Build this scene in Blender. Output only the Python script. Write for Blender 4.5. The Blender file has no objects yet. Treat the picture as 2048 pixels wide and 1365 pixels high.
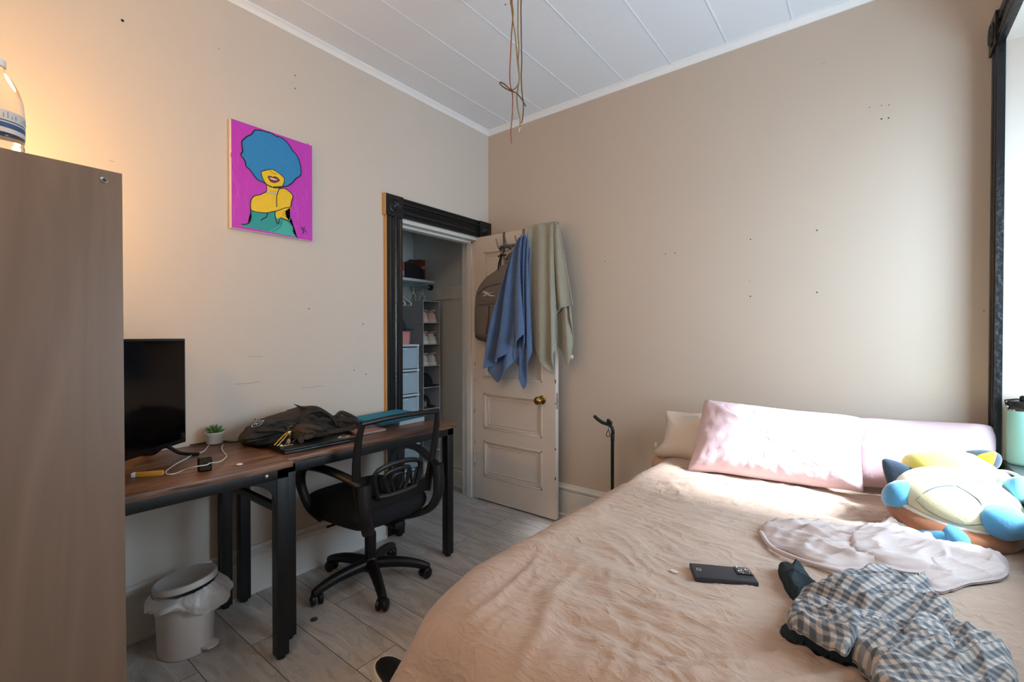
import bpy, bmesh, math, random
import numpy as np
from mathutils import Vector, Matrix, noise as MN
random.seed(7)
PI = math.pi
SC = bpy.context.scene
COL = SC.collection

# ------------------------------------------------------------------ camera
F = 921.0; CX, CZ = 2.377, 1.246; PITCH = math.radians(0.6)
FW0 = Vector((-.616, .7877, 0)).normalized()
RT = Vector((FW0.y, -FW0.x, 0))
FWD = FW0 * math.cos(PITCH) + Vector((0, 0, -math.sin(PITCH)))
UP = RT.cross(FWD)
CAMP = Vector((CX, 0, CZ))
cam = bpy.data.cameras.new('camera'); camo = bpy.data.objects.new('camera', cam); COL.objects.link(camo)
cam.sensor_width = 36; cam.lens = 36 * F / 2048; cam.clip_start = .02
m = Matrix.Identity(4)
for i, v in enumerate((RT, UP, -FWD)):
    for j in range(3): m[j][i] = v[j]
m.translation = CAMP
camo.matrix_world = m
SC.camera = camo
# ------------------------------------------------------------------ light
SC.view_settings.view_transform = 'Standard'; SC.view_settings.look = 'None'
SC.view_settings.gamma = 1; SC.view_settings.use_curve_mapping = False
SC.view_settings.exposure = 0.1
W = bpy.data.worlds.new('world'); SC.world = W; W.use_nodes = True
bg = W.node_tree.nodes['Background']; bg.inputs[0].default_value = (.62, .78, 1, 1); bg.inputs[1].default_value = 1.4

def lamp(name, kind, loc, energy, color, rot=None, direction=None, **kw):
    l = bpy.data.lights.new(name, kind); l.energy = energy; l.color = color
    for k, v in kw.items(): setattr(l, k, v)
    o = bpy.data.objects.new(name, l); COL.objects.link(o); o.location = loc
    if direction is not None: o.rotation_euler = Vector(direction).to_track_quat('-Z', 'Y').to_euler()
    return o
# sun through the alcove window, onto the pillows
lamp('sun', 'SUN', (5, 0, 5), 25.0, (.86, .93, 1), direction=(-1, .15, -.92), angle=math.radians(12))
# daylight entering by the alcove window
lamp('window_daylight', 'AREA', (3.19, 1.88, 1.45), 36, (.62, .83, 1), direction=(-1, .05, -.04), shape='RECTANGLE', size=.95, size_y=1.15)
# daylight from the second window behind the camera
lamp('rear_window_daylight', 'AREA', (1.75, -1.42, 1.55), 6, (.93, .95, 1), direction=(0, 1, -.02), shape='RECTANGLE', size=1.2, size_y=1.5)
# warm lamps
# emissive globes built below, the one under the ceiling an added, unseen light: table_lamp and added_ceiling_globe
TABLE_LAMP = ((.36, -.02, 1.78), .07, 98, (1, .50, .13)); ADDED_GLOBE = ((1.75, -.45, 2.62), .14, 25, (1, .70, .42))

# ------------------------------------------------------------------ pixel ray to a plane of the room (places things on known planes)
def H(x, y, ax, v):
    d = FWD + RT * ((x - 1024) / F) + UP * ((682.5 - y) / F)
    t = (v - CAMP[ax]) / d[ax]
    return CAMP + d * t
def HP(pts, ax, v): return [H(x, y, ax, v) for x, y in pts]

# ------------------------------------------------------------------ materials
MATS = {}
def rgb(h):
    h = h.lstrip('#'); c = [int(h[i:i+2], 16) / 255 for i in (0, 2, 4)]
    return [x / 12.92 if x <= .04045 else ((x + .055) / 1.055) ** 2.4 for x in c]
def mat(name, col, rough=.6, metal=0, var=0, vscale=8, bump=0, bscale=60, bstretch=(1, 1, 1), spec=.5, alpha=None, trans=0, ior=1.45, emit=None, sheen=0, coat=0, subsurf=0):
    if name in MATS: return MATS[name]
    m = bpy.data.materials.new(name); m.use_nodes = True; MATS[name] = m
    nt = m.node_tree; b = nt.nodes['Principled BSDF']
    c = rgb(col) if isinstance(col, str) else col
    b.inputs['Base Color'].default_value = (*c, 1)
    b.inputs['Roughness'].default_value = rough; b.inputs['Metallic'].default_value = metal
    b.inputs['Specular IOR Level'].default_value = spec
    b.inputs['Transmission Weight'].default_value = trans; b.inputs['IOR'].default_value = ior
    b.inputs['Sheen Weight'].default_value = sheen; b.inputs['Coat Weight'].default_value = coat
    if alpha is not None: b.inputs['Alpha'].default_value = alpha
    tc = nt.nodes.new('ShaderNodeTexCoord'); mp = nt.nodes.new('ShaderNodeMapping')
    nt.links.new(tc.outputs['Object'], mp.inputs[0])
    if var:
        n = nt.nodes.new('ShaderNodeTexNoise'); n.inputs['Scale'].default_value = vscale; n.inputs['Detail'].default_value = 5
        nt.links.new(mp.outputs[0], n.inputs['Vector'])
        mx = nt.nodes.new('ShaderNodeMix'); mx.data_type = 'RGBA'
        mx.inputs[6].default_value = (*[x * (1 - var) for x in c], 1); mx.inputs[7].default_value = (*[min(1, x * (1 + var)) for x in c], 1)
        nt.links.new(n.outputs['Fac'], mx.inputs[0]); nt.links.new(mx.outputs[2], b.inputs['Base Color'])
    if bump:
        mp2 = nt.nodes.new('ShaderNodeMapping'); mp2.inputs['Scale'].default_value = bstretch
        nt.links.new(tc.outputs['Object'], mp2.inputs[0])
        n = nt.nodes.new('ShaderNodeTexNoise'); n.inputs['Scale'].default_value = bscale; n.inputs['Detail'].default_value = 4
        nt.links.new(mp2.outputs[0], n.inputs['Vector'])
        bp = nt.nodes.new('ShaderNodeBump'); bp.inputs['Strength'].default_value = bump; bp.inputs['Distance'].default_value = .01
        nt.links.new(n.outputs['Fac'], bp.inputs['Height']); nt.links.new(bp.outputs[0], b.inputs['Normal'])
    return m

def wood_mat(name, c1, c2, scale=(1, 12, 12), rough=.45, rot=0):
    m = bpy.data.materials.new(name); m.use_nodes = True; MATS[name] = m
    nt = m.node_tree; b = nt.nodes['Principled BSDF']; b.inputs['Roughness'].default_value = rough
    tc = nt.nodes.new('ShaderNodeTexCoord'); mp = nt.nodes.new('ShaderNodeMapping'); mp.inputs['Scale'].default_value = scale
    mp.inputs['Rotation'].default_value = (0, 0, rot)
    nt.links.new(tc.outputs['Object'], mp.inputs[0])
    n = nt.nodes.new('ShaderNodeTexNoise'); n.inputs['Scale'].default_value = 3; n.inputs['Detail'].default_value = 8; n.inputs['Distortion'].default_value = 1.2
    nt.links.new(mp.outputs[0], n.inputs['Vector'])
    r = nt.nodes.new('ShaderNodeValToRGB'); r.color_ramp.elements[0].position = .35; r.color_ramp.elements[1].position = .68
    r.color_ramp.elements[0].color = (*rgb(c1), 1); r.color_ramp.elements[1].color = (*rgb(c2), 1)
    nt.links.new(n.outputs['Fac'], r.inputs[0]); nt.links.new(r.outputs[0], b.inputs['Base Color'])
    bp = nt.nodes.new('ShaderNodeBump'); bp.inputs['Strength'].default_value = .15; bp.inputs['Distance'].default_value = .004
    nt.links.new(n.outputs['Fac'], bp.inputs['Height']); nt.links.new(bp.outputs[0], b.inputs['Normal'])
    return m

def floor_mat():
    m = bpy.data.materials.new('floor_planks'); m.use_nodes = True
    nt = m.node_tree; N = nt.nodes; L = nt.links; b = N['Principled BSDF']; b.inputs['Roughness'].default_value = .42
    tc = N.new('ShaderNodeTexCoord')
    mp0 = N.new('ShaderNodeMapping'); mp0.inputs['Location'].default_value = (.35, -.07, 0); L.new(tc.outputs['Object'], mp0.inputs[0])
    br = N.new('ShaderNodeTexBrick'); br.offset = .37; br.inputs['Scale'].default_value = 1
    br.inputs['Brick Width'].default_value = 1.22; br.inputs['Row Height'].default_value = .183; br.inputs['Mortar Size'].default_value = .0016
    br.inputs['Color1'].default_value = (.0, .0, .0, 1); br.inputs['Color2'].default_value = (1, 1, 1, 1); br.inputs['Mortar'].default_value = (.5, .5, .5, 1)
    L.new(mp0.outputs[0], br.inputs['Vector'])
    # each plank shifts the grain
    add = N.new('ShaderNodeVectorMath'); add.operation = 'MULTIPLY_ADD'; add.inputs[1].default_value = (1.6, 8, 1)
    sc = N.new('ShaderNodeVectorMath'); sc.operation = 'SCALE'; sc.inputs[3].default_value = 9; L.new(br.outputs['Color'], sc.inputs[0])
    L.new(tc.outputs['Object'], add.inputs[0]); L.new(sc.outputs[0], add.inputs[2])
    n = N.new('ShaderNodeTexNoise'); n.inputs['Scale'].default_value = 1.6; n.inputs['Detail'].default_value = 7; n.inputs['Distortion'].default_value = 1.6
    L.new(add.outputs[0], n.inputs['Vector'])
    wv = N.new('ShaderNodeMath'); wv.operation = 'MULTIPLY'; wv.inputs[1].default_value = 46; L.new(n.outputs['Fac'], wv.inputs[0])
    sn = N.new('ShaderNodeMath'); sn.operation = 'SINE'; L.new(wv.outputs[0], sn.inputs[0])
    r = N.new('ShaderNodeValToRGB'); e = r.color_ramp.elements
    e[0].position = .28; e[0].color = (*rgb('#a39d98'), 1); e[1].position = .72; e[1].color = (*rgb('#cfcac6'), 1)
    L.new(n.outputs['Fac'], r.inputs[0])
    mx = N.new('ShaderNodeMix'); mx.data_type = 'RGBA'; mx.inputs[7].default_value = (*rgb('#8c857f'), 1)
    mr = N.new('ShaderNodeMapRange'); mr.inputs[1].default_value = .55; mr.inputs[2].default_value = 1; mr.inputs[4].default_value = .35
    L.new(sn.outputs[0], mr.inputs[0]); L.new(mr.outputs[0], mx.inputs[0]); L.new(r.outputs[0], mx.inputs[6])
    mx2 = N.new('ShaderNodeMix'); mx2.data_type = 'RGBA'; mx2.inputs[7].default_value = (*rgb('#4c4642'), 1)
    L.new(br.outputs['Fac'], mx2.inputs[0]); L.new(mx.outputs[2], mx2.inputs[6])
    mx3 = N.new('ShaderNodeMix'); mx3.data_type = 'RGBA'; mx3.blend_type = 'MULTIPLY'; mx3.inputs[0].default_value = .18
    L.new(mx2.outputs[2], mx3.inputs[6]); L.new(br.outputs['Color'], mx3.inputs[7])
    L.new(mx3.outputs[2], b.inputs['Base Color'])
    bp = N.new('ShaderNodeBump'); bp.inputs['Strength'].default_value = .25; bp.inputs['Distance'].default_value = .003; bp.invert = True
    L.new(br.outputs['Fac'], bp.inputs['Height']); L.new(bp.outputs[0], b.inputs['Normal'])
    return m

def plaid_mat(name, rot=0, sc=1.0):
    m = bpy.data.materials.new(name); m.use_nodes = True; nt = m.node_tree; N = nt.nodes; L = nt.links
    b = N['Principled BSDF']; b.inputs['Roughness'].default_value = .9; b.inputs['Sheen Weight'].default_value = .2
    uv = N.new('ShaderNodeUVMap'); mp = N.new('ShaderNodeMapping'); mp.inputs['Rotation'].default_value = (0, 0, rot)
    mp.inputs['Scale'].default_value = (sc, sc, 1); L.new(uv.outputs[0], mp.inputs[0])
    sep = N.new('ShaderNodeSeparateXYZ'); L.new(mp.outputs[0], sep.inputs[0])
    def band(sock):
        a = N.new('ShaderNodeMath'); a.operation = 'MULTIPLY'; a.inputs[1].default_value = 1 / .0208; L.new(sock, a.inputs[0])
        f = N.new('ShaderNodeMath'); f.operation = 'FRACT'; L.new(a.outputs[0], f.inputs[0])
        g = N.new('ShaderNodeMath'); g.operation = 'SUBTRACT'; g.inputs[1].default_value = .5; L.new(f.outputs[0], g.inputs[0])
        h = N.new('ShaderNodeMath'); h.operation = 'ABSOLUTE'; L.new(g.outputs[0], h.inputs[0])
        s = N.new('ShaderNodeMapRange'); s.inputs[1].default_value = .20; s.inputs[2].default_value = .28; L.new(h.outputs[0], s.inputs[0])
        return s.outputs[0]
    x = band(sep.outputs[0]); y = band(sep.outputs[1])
    ad = N.new('ShaderNodeMath'); ad.operation = 'ADD'; L.new(x, ad.inputs[0]); L.new(y, ad.inputs[1])
    hf = N.new('ShaderNodeMath'); hf.operation = 'MULTIPLY'; hf.inputs[1].default_value = .5; L.new(ad.outputs[0], hf.inputs[0])
    r = N.new('ShaderNodeValToRGB'); r.color_ramp.interpolation = 'LINEAR'; e = r.color_ramp.elements
    e[0].position = 0; e[0].color = (*rgb('#bfb0a6'), 1); e[1].position = 1; e[1].color = (*rgb('#50555c'), 1)
    k = e.new(.5); k.color = (*rgb('#858486'), 1)
    L.new(hf.outputs[0], r.inputs[0]); L.new(r.outputs[0], b.inputs['Base Color'])
    return m

M = lambda *a, **k: mat(*a, **k)
m_wall = M('wall_paint', '#d0c7bd', .75, var=.025, vscale=1.5, bump=.06, bscale=30)
m_wall_shaded = M('wall_paint_shaded', '#c3b6a8', .75, var=.03, vscale=1.2, bump=.06, bscale=30)  # same paint as the left wall, darkened for the weaker light here
m_ceil = M('ceiling_paint', '#e6ebf2', .7, var=.015, vscale=3)
m_white = M('white_trim_paint', '#dcdad6', .5, var=.03, vscale=6, bump=.08, bscale=40)
m_door = M('worn_white_door_paint', '#d6cbc1', .5, var=.05, vscale=5, bump=.12, bscale=35)
m_chip = M('chipped_dark_paint', '#4a3a2c', .8)
m_black = M('black_trim_paint', '#15171a', .3, bump=.25, bscale=50, var=.2)
m_rawwood = M('unpainted_wood_edge', '#c99a60', .7, var=.1)
m_floor = floor_mat()
m_hole = M('nail_hole', '#15110e', .9)
m_metal = M('black_powder_metal', '#101214', .4, bump=.03, bscale=300)
m_plast = M('black_plastic', '#0d0d0f', .42)
m_fabricb = M('black_fabric', '#121114', .9, bump=.3, bscale=400)
m_desk = wood_mat('rustic_brown_desktop', '#432b20', '#8c6750', (14, 1.2, 14), .38)
m_deskedge = m_desk
m_cab = wood_mat('grey_brown_laminate', '#705c4d', '#7f6a5a', (3, 3, .35), .5)
m_chrome = M('chrome', '#c8c8c8', .15, 1)
m_brass = M('old_brass', '#b08a45', .25, 1, var=.15, vscale=40)
m_gold = M('gold_metal', '#a8802f', .25, 1)

# ------------------------------------------------------------------ object helpers
class MB:
    """collects shapes in world coordinates; build() links them as one mesh"""
    def __init__(s): s.v = []; s.f = []; s.m = []; s.uv = {}
    def add(s, vs, fs, mi=0):
        o = len(s.v); s.v += [tuple(v) for v in vs]
        for f in fs: s.f.append([i + o for i in f]); s.m.append(mi)
        return s
    def box(s, a, b, bev=0, mi=0, rot=None, seg=2):
        """rot: (angle about z, pivot) or Matrix"""
        x0, x1 = sorted((a[0], b[0])); y0, y1 = sorted((a[1], b[1])); z0, z1 = sorted((a[2], b[2]))
        bm = bmesh.new(); bmesh.ops.create_cube(bm, size=1)
        for v in bm.verts: v.co = Vector(((x0 + x1) / 2 + v.co.x * (x1 - x0), (y0 + y1) / 2 + v.co.y * (y1 - y0), (z0 + z1) / 2 + v.co.z * (z1 - z0)))
        if bev: bmesh.ops.bevel(bm, geom=bm.edges[:], offset=bev, segments=seg, affect='EDGES', profile=.6)
        s._bm(bm, mi, rot); return s
    def _bm(s, bm, mi, M4=None):
        bm.verts.index_update()
        vs = [(M4 @ v.co if M4 else v.co.copy()) for v in bm.verts]
        s.add(vs, [[v.index for v in f.verts] for f in bm.faces], mi); bm.free()
    def tube(s, pts, r, n=10, mi=0, flat=1.0, closed=False, up=None, cap=True):
        pts = [Vector(p) for p in pts]; k = len(pts)
        rs = r if isinstance(r, (list, tuple)) else [r] * k
        vs = []; prev = None
        for i, p in enumerate(pts):
            if closed: t = pts[(i + 1) % k] - pts[i - 1]
            else: t = pts[min(i + 1, k - 1)] - pts[max(i - 1, 0)]
            t = t.normalized() if t.length > 1e-9 else Vector((0, 0, 1))
            if up is not None: a = Vector(up) - t * t.dot(Vector(up)); 
            elif prev is None:
                a = Vector((0, 0, 1)) if abs(t.z) < .9 else Vector((1, 0, 0)); a = a - t * t.dot(a)
            else: a = prev - t * t.dot(prev)
            a.normalize(); prev = a; b = t.cross(a)
            for j in range(n):
                th = 2 * PI * j / n
                vs.append(p + a * math.cos(th) * rs[i] + b * math.sin(th) * rs[i] * flat)
        fs = []
        rng = k if closed else k - 1
        for i in range(rng):
            for j in range(n):
                i2 = (i + 1) % k
                fs.append([i * n + j, i * n + (j + 1) % n, i2 * n + (j + 1) % n, i2 * n + j])
        if cap and not closed: fs += [list(range(n))[::-1], [(k - 1) * n + j for j in range(n)]]
        s.add(vs, fs, mi); return s
    def lathe(s, c, prof, n=32, mi=0, axis=(0, 0, 1), cap=True):
        """prof: (radius, height along axis)"""
        ax = Vector(axis).normalized(); q = Vector((0, 0, 1)).rotation_difference(ax); c = Vector(c)
        vs = []
        for r, h in prof:
            for j in range(n):
                th = 2 * PI * j / n
                vs.append(c + q @ Vector((r * math.cos(th), r * math.sin(th), h)))
        fs = [[i * n + j, i * n + (j + 1) % n, (i + 1) * n + (j + 1) % n, (i + 1) * n + j] for i in range(len(prof) - 1) for j in range(n)]
        if cap: fs += [list(range(n))[::-1], [(len(prof) - 1) * n + j for j in range(n)]]
        s.add(vs, fs, mi); return s
    def cyl(s, a, b, r, n=20, mi=0): return s.tube([a, b], r, n, mi)
    def prism(s, poly, vec, mi=0):
        """polygon of 3D points swept along vec"""
        vec = Vector(vec); k = len(poly); P = [Vector(p) for p in poly]
        vs = P + [p + vec for p in P]
        fs = [list(range(k))[::-1], [k + i for i in range(k)]] + [[i, (i + 1) % k, k + (i + 1) % k, k + i] for i in range(k)]
        s.add(vs, fs, mi); return s
    def ell(s, c, r, n=24, mi=0, rot=None, fn=None):
        bm = bmesh.new(); bmesh.ops.create_uvsphere(bm, u_segments=n, v_segments=max(8, n // 2), radius=1)
        for v in bm.verts:
            p = Vector((v.co.x * r[0], v.co.y * r[1], v.co.z * r[2]))
            if fn: p = fn(p)
            if rot: p = rot @ p
            v.co = Vector(c) + p
        s._bm(bm, mi); return s
    def build(s, name, mats, parent=None, smooth=True, angle=38, solid=0, sub=0, uvs=None):
        me = bpy.data.meshes.new(name)
        org = Vector((0, 0, 0))
        vs = s.v
        o = bpy.data.objects.new(name, me); COL.objects.link(o)
        if parent is not None:
            W4 = worldof(parent).inverted(); vs = [W4 @ Vector(v) for v in vs]
            o.parent = parent
        else:
            a = np.array(vs); c = Vector(((a[:, 0].min() + a[:, 0].max()) / 2, (a[:, 1].min() + a[:, 1].max()) / 2, a[:, 2].min()))
            if s.keep: c = Vector((0, 0, 0))
            vs = [Vector(v) - c for v in vs]; o.location = c
        me.from_pydata([tuple(v) for v in vs], [], s.f); me.validate(clean_customdata=False)
        for mm in (mats if isinstance(mats, (list, tuple)) else [mats]): me.materials.append(mm)
        if len(me.polygons) == len(s.m): me.polygons.foreach_set('material_index', s.m)
        if uvs is not None:
            ul = me.uv_layers.new(name='UVMap'); arr = np.zeros(len(me.loops) * 2)
            li = np.zeros(len(me.loops), dtype=int); me.loops.foreach_get('vertex_index', li)
            U = np.array(uvs)[li]; ul.data.foreach_set('uv', U.ravel())
        if smooth:
            me.polygons.foreach_set('use_smooth', [True] * len(me.polygons))
            try: me.set_sharp_from_angle(angle=math.radians(angle))
            except Exception: pass
        if solid:
            md = o.modifiers.new('solid', 'SOLIDIFY'); md.thickness = solid; md.offset = 0
        if sub:
            md = o.modifiers.new('sub', 'SUBSURF'); md.levels = sub; md.render_levels = sub
        return o
    keep = False

def worldof(o):
    m = Matrix.LocRotScale(o.location, o.rotation_euler, None)
    return worldof(o.parent) @ m if o.parent else m
def tag(o, label=None, cat=None, group=None, kind=None):
    if label: o['label'] = label
    if cat: o['category'] = cat
    if group: o['group'] = group
    if kind: o['kind'] = kind
    return o
def thing(name, label, cat, loc=(0, 0, 0), rotz=0, group=None):
    o = bpy.data.objects.new(name, None); COL.objects.link(o); o.location = loc; o.rotation_euler = (0, 0, rotz); o.empty_display_size = .05
    return tag(o, label, cat, group)
def struct(name, mb, mats, parent=None, **k):
    mb.keep = parent is None
    o = mb.build(name, mats, parent, **k)
    if parent is None: o['kind'] = 'structure'
    return o
def copy_tree(o, parent=None):
    c = o.copy(); COL.objects.link(c)
    if parent: c.parent = parent
    for ch in [x for x in COL.objects if x.parent == o]: copy_tree(ch, c)
    return c

# ------------------------------------------------------------------ soft shapes
def catmull(pts, n=8, closed=False):
    P = [Vector(p) for p in pts]; k = len(P); out = []
    rng = range(k) if closed else range(k - 1)
    for i in rng:
        if closed: p0, p1, p2, p3 = P[i - 1], P[i], P[(i + 1) % k], P[(i + 2) % k]
        else: p0, p1, p2, p3 = P[max(i - 1, 0)], P[i], P[i + 1], P[min(i + 2, k - 1)]
        for j in range(n):
            t = j / n
            out.append(.5 * ((2 * p1) + (p2 - p0) * t + (2 * p0 - 5 * p1 + 4 * p2 - p3) * t * t + (3 * p1 - p0 - 3 * p2 + p3) * t ** 3))
    if not closed: out.append(P[-1])
    return out
def resample(pts, n, closed=True):
    P = [Vector(p) for p in pts]
    if closed: P = P + [P[0]]
    d = [0]
    for a, b in zip(P, P[1:]): d.append(d[-1] + (b - a).length)
    out = []; L = d[-1]; j = 0
    m_ = n if closed else n - 1
    for i in range(n):
        t = L * i / m_
        while j < len(d) - 2 and d[j + 1] < t: j += 1
        u = (t - d[j]) / max(1e-9, d[j + 1] - d[j]); out.append(P[j].lerp(P[j + 1], min(1, max(0, u))))
    return out
def fbm(p, o=4): return MN.fractal(p, 1.0, 2.0, o, noise_basis='PERLIN_ORIGINAL')
def ridge(p): return 1 - min(1, abs(MN.noise(p)) * 2.2)
def puff(outline, nrm, front, back, rings=16, spokes=96, power=2.6, expo=.55, wr=None, smooth_outline=True, center=None, mb=None, mi=0):
    """closed soft body: a 3D planar outline inflated along nrm; wr(p, r, side) -> extra height"""
    nrm = Vector(nrm).normalized()
    o = catmull(outline, 6, True) if smooth_outline else outline
    o = resample(o, spokes)
    c = Vector(center) if center else sum(o, Vector()) / len(o)
    mb = mb or MB(); vs = []; 
    for side, amp in ((1, front), (-1, back)):
        for i in range(rings + 1):
            r = i / rings; r = math.sin(r * PI / 2) ** .9
            for j in range(spokes):
                p = c.lerp(o[j], r)
                h = amp * max(0, 1 - r ** power) ** expo
                if wr: h += wr(p, r, side) * (1 - r ** 8)
                vs.append(p + nrm * side * h)
    fs = []; R = rings + 1
    for sidx in (0, 1):
        b0 = sidx * R * spokes
        for i in range(rings):
            for j in range(spokes):
                a, b, c2, d = b0 + i * spokes + j, b0 + i * spokes + (j + 1) % spokes, b0 + (i + 1) * spokes + (j + 1) % spokes, b0 + (i + 1) * spokes + j
                if i == 0: f = [b0, c2, d] if False else [a, c2, d]
                else: f = [a, b, c2, d]
                fs.append(f if sidx == 0 else f[::-1])
    # weld rim
    for j in range(spokes):
        a = rings * spokes + j; b = rings * spokes + (j + 1) % spokes
        fs.append([b, a, R * spokes + a, R * spokes + b])
    mb.add(vs, fs, mi); return mb
def hang(top, bot, nrm, folds=5, amp=.015, phase=0, nu=70, nv=60, seed=0, bulge=0.0, spread=.35, mb=None, micro=.0):
    """cloth hanging between a top polyline and a bottom polyline, folds along nrm growing downwards"""
    T = resample(top, nu, False); B = resample(bot, nu, False); nrm = Vector(nrm)
    vs = []; fs = []
    for i in range(nv):
        v = i / (nv - 1)
        for j in range(nu):
            u = j / (nu - 1)
            w = v ** (1 - spread) if spread else v
            p = Vector((T[j].x + (B[j].x - T[j].x) * w, T[j].y + (B[j].y - T[j].y) * w, T[j].z + (B[j].z - T[j].z) * v))
            n = MN.noise(Vector((u * 2.3 + seed, v * 1.1, seed * 3.7)))
            a = amp * (.25 + .9 * v ** .6)
            d = a * math.sin(2 * PI * folds * (u + .10 * n) + phase + 1.2 * v) + .6 * a * MN.noise(Vector((u * folds * 1.6, v * 2, seed)))
            d += bulge * math.sin(PI * v ** .7)
            if micro: d += micro * MN.noise(Vector((u * 60, v * 60, seed)))
            vs.append(p + nrm * d)
    for i in range(nv - 1):
        for j in range(nu - 1):
            a = i * nu + j; fs.append([a, a + 1, a + nu + 1, a + nu])
    mb = mb or MB(); mb.add(vs, fs); return mb

# ================================================================== THE ROOM
YF, XR, HC = 2.738, 2.78, 2.843        # far wall, window wall, ceiling
YB = -1.60                             # wall behind the camera
CO0, CO1, COT = 1.88, 2.61, 1.985      # closet opening along the left wall, its top
struct('floor', MB().box((-.95, YB - .1, -.06), (3.4, YF + .1, 0)), m_floor)
# ceiling with raised panel seams
mb = MB().box((-.12, YB - .1, HC), (3.4, YF + .1, HC + .08))
for x in (.23, .53, .83, 1.145, 1.44, 1.745, 2.05, 2.35, 2.65):
    mb.box((x - .003, YB, HC - .003), (x + .003, YF, HC + .002))
mb.lathe(H(1011, 9, 2, HC - .001), [(.004, 0), (.003, .0005)], 10, 1)
struct('ceiling', mb, [m_ceil, m_hole])
def holes(mb, pts, ax, v, r=.0035):
    for x, y in pts:
        mb.lathe(H(x, y, ax, v), [(r, -.001), (r * .8, .0012)], 10, 1, axis=(1, 0, 0) if ax == 0 else (0, -1, 0))
def scratch(mb, a, b, ax, v, r=.0009):
    mb.tube([H(*a, ax, v), H((a[0] + b[0]) / 2, (a[1] + b[1]) / 2 + 1, ax, v), H(*b, ax, v)], r, 5, 2)
mb = MB()
mb.box((-.16, YB, 0), (0, CO0, HC)); mb.box((-.16, CO0, COT), (0, YF, HC)); mb.box((-.16, CO1 + .02, 0), (0, YF, COT))
holes(mb, [(590, 151), (590, 177), (618, 618), (726, 649), (708, 741), (732, 749), (510, 839)], 0, 0)
holes(mb, [(245, 41)], 0, 0, .006); holes(mb, [(437, 98)], 0, 0, .002)
for a, b in (((470, 769), (520, 764)), ((604, 776), (645, 772)), ((218, 320), (229, 324)), ((495, 713), (525, 713))): scratch(mb, a, b, 0, 0)
struct('wall_left', mb, [m_wall, m_hole, M('wall_scratch', '#9a8a78', .8)])
mb = MB().box((-.95, YF, 0), (XR + .7, YF + .12, HC))
holes(mb, [(1634, 461), (1501, 479), (1501, 593), (1634, 585), (1350, 506), (1331, 508), (1210, 523), (1763, 238), (1777, 236)], 1, YF)
holes(mb, [(1499, 563), (1739, 215), (1763, 211), (1778, 210), (1968, 622)], 1, YF, .0022)
scratch(mb, (1640, 129), (1653, 123), 1, YF)
struct('wall_far', mb, [m_wall_shaded, m_hole, M('wall_scratch', '#9a8a78', .8)])
struct('wall_front', MB().box((-.16, YB - .12, 0), (XR + .7, YB, HC)), m_wall)
# window wall with the alcove opening
OY0, OY1, OZT, SILL = .10, 2.615, 2.40, .74
mb = MB()
mb.box((XR, YB, 0), (XR + .12, OY0, HC)); mb.box((XR, OY1, 0), (XR + .12, YF, HC)); mb.box((XR, OY0, OZT), (XR + .12, OY1, HC))
struct('wall_right', mb, m_wall)
# alcove: side jambs, head, sill box and window
AX = 3.25
mb = MB(); XI = XR + .12
mb.box((XI, OY1, 0), (AX + .1, OY1 + .12, OZT + .1)); mb.box((XI, OY0 - .12, 0), (AX + .1, OY0, OZT + .1))
mb.box((XI, OY0, OZT), (AX + .1, OY1, OZT + .1))
WIN = [(1.80, 2.43), (.40, 1.60)]; WZ0, WZ1 = .86, 2.16
mb.box((AX, OY0, SILL), (AX + .1, WIN[1][0], OZT)); mb.box((AX, WIN[1][1], SILL), (AX + .1, WIN[0][0], OZT)); mb.box((AX, WIN[0][1], SILL), (AX + .1, OY1, OZT))
for w0, w1 in WIN:
    mb.box((AX, w0, SILL), (AX + .1, w1, WZ0)); mb.box((AX, w0, WZ1), (AX + .1, w1, OZT))
mb.box((AX, OY0, 0), (AX + .1, OY1, SILL))
struct('wall_alcove', mb, M('alcove_paint', '#aeb4b9', .7))
gl = bpy.data.materials.new('window_glass'); gl.use_nodes = True; nt = gl.node_tree
for n in list(nt.nodes):
    if n.type != 'OUTPUT_MATERIAL': nt.nodes.remove(n)
tr = nt.nodes.new('ShaderNodeBsdfTransparent'); gs = nt.nodes.new('ShaderNodeBsdfGlossy'); gs.inputs['Roughness'].default_value = .02
mxs = nt.nodes.new('ShaderNodeMixShader'); mxs.inputs[0].default_value = .06
nt.links.new(tr.outputs[0], mxs.inputs[1]); nt.links.new(gs.outputs[0], mxs.inputs[2]); nt.links.new(mxs.outputs[0], nt.nodes['Material Output'].inputs[0])
for k, (WY0, WY1) in enumerate(WIN):
    win = thing('window_%d' % (k + 1), None, None, (AX + .05, (WY0 + WY1) / 2, WZ0)); win['kind'] = 'structure'
    mb = MB()
    for (a, b) in (((WY0, WZ0), (WY0 + .05, WZ1)), ((WY1 - .05, WZ0), (WY1, WZ1)), ((WY0 + .05, WZ0), (WY1 - .05, WZ0 + .06)), ((WY0 + .05, WZ1 - .05), (WY1 - .05, WZ1)), ((WY0 + .05, 1.54), (WY1 - .05, 1.58))):
        mb.box((AX + .02, a[0], a[1]), (AX + .07, b[0], b[1]), .004)
    struct('window_frame', mb, m_white, win)
    struct('window_pane', MB().box((AX + .043, WY0 + .045, WZ0 + .055), (AX + .047, WY1 - .045, WZ1 - .045)), gl, win)
    if k == 1:
        mb = MB().box((AX + .005, WY0 + .03, WZ0 + .02), (AX + .008, WY1 - .03, WZ1 - .02)).cyl((AX + .005, WY0 + .02, WZ1 - .02), (AX + .005, WY1 - .02, WZ1 - .02), .018)
        struct('added_sun_blind', mb, M('sun_block_white', '#e8e6e0', .8), win)  # added blind, out of view, keeps the sun out of this window
struct('window_sill', MB().box((XR + .002, OY0, .02), (AX, OY1, SILL + .02), .006), M('dark_sill_paint', '#3c4a48', .45, var=.15), None)
SILLT = SILL + .02
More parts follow.
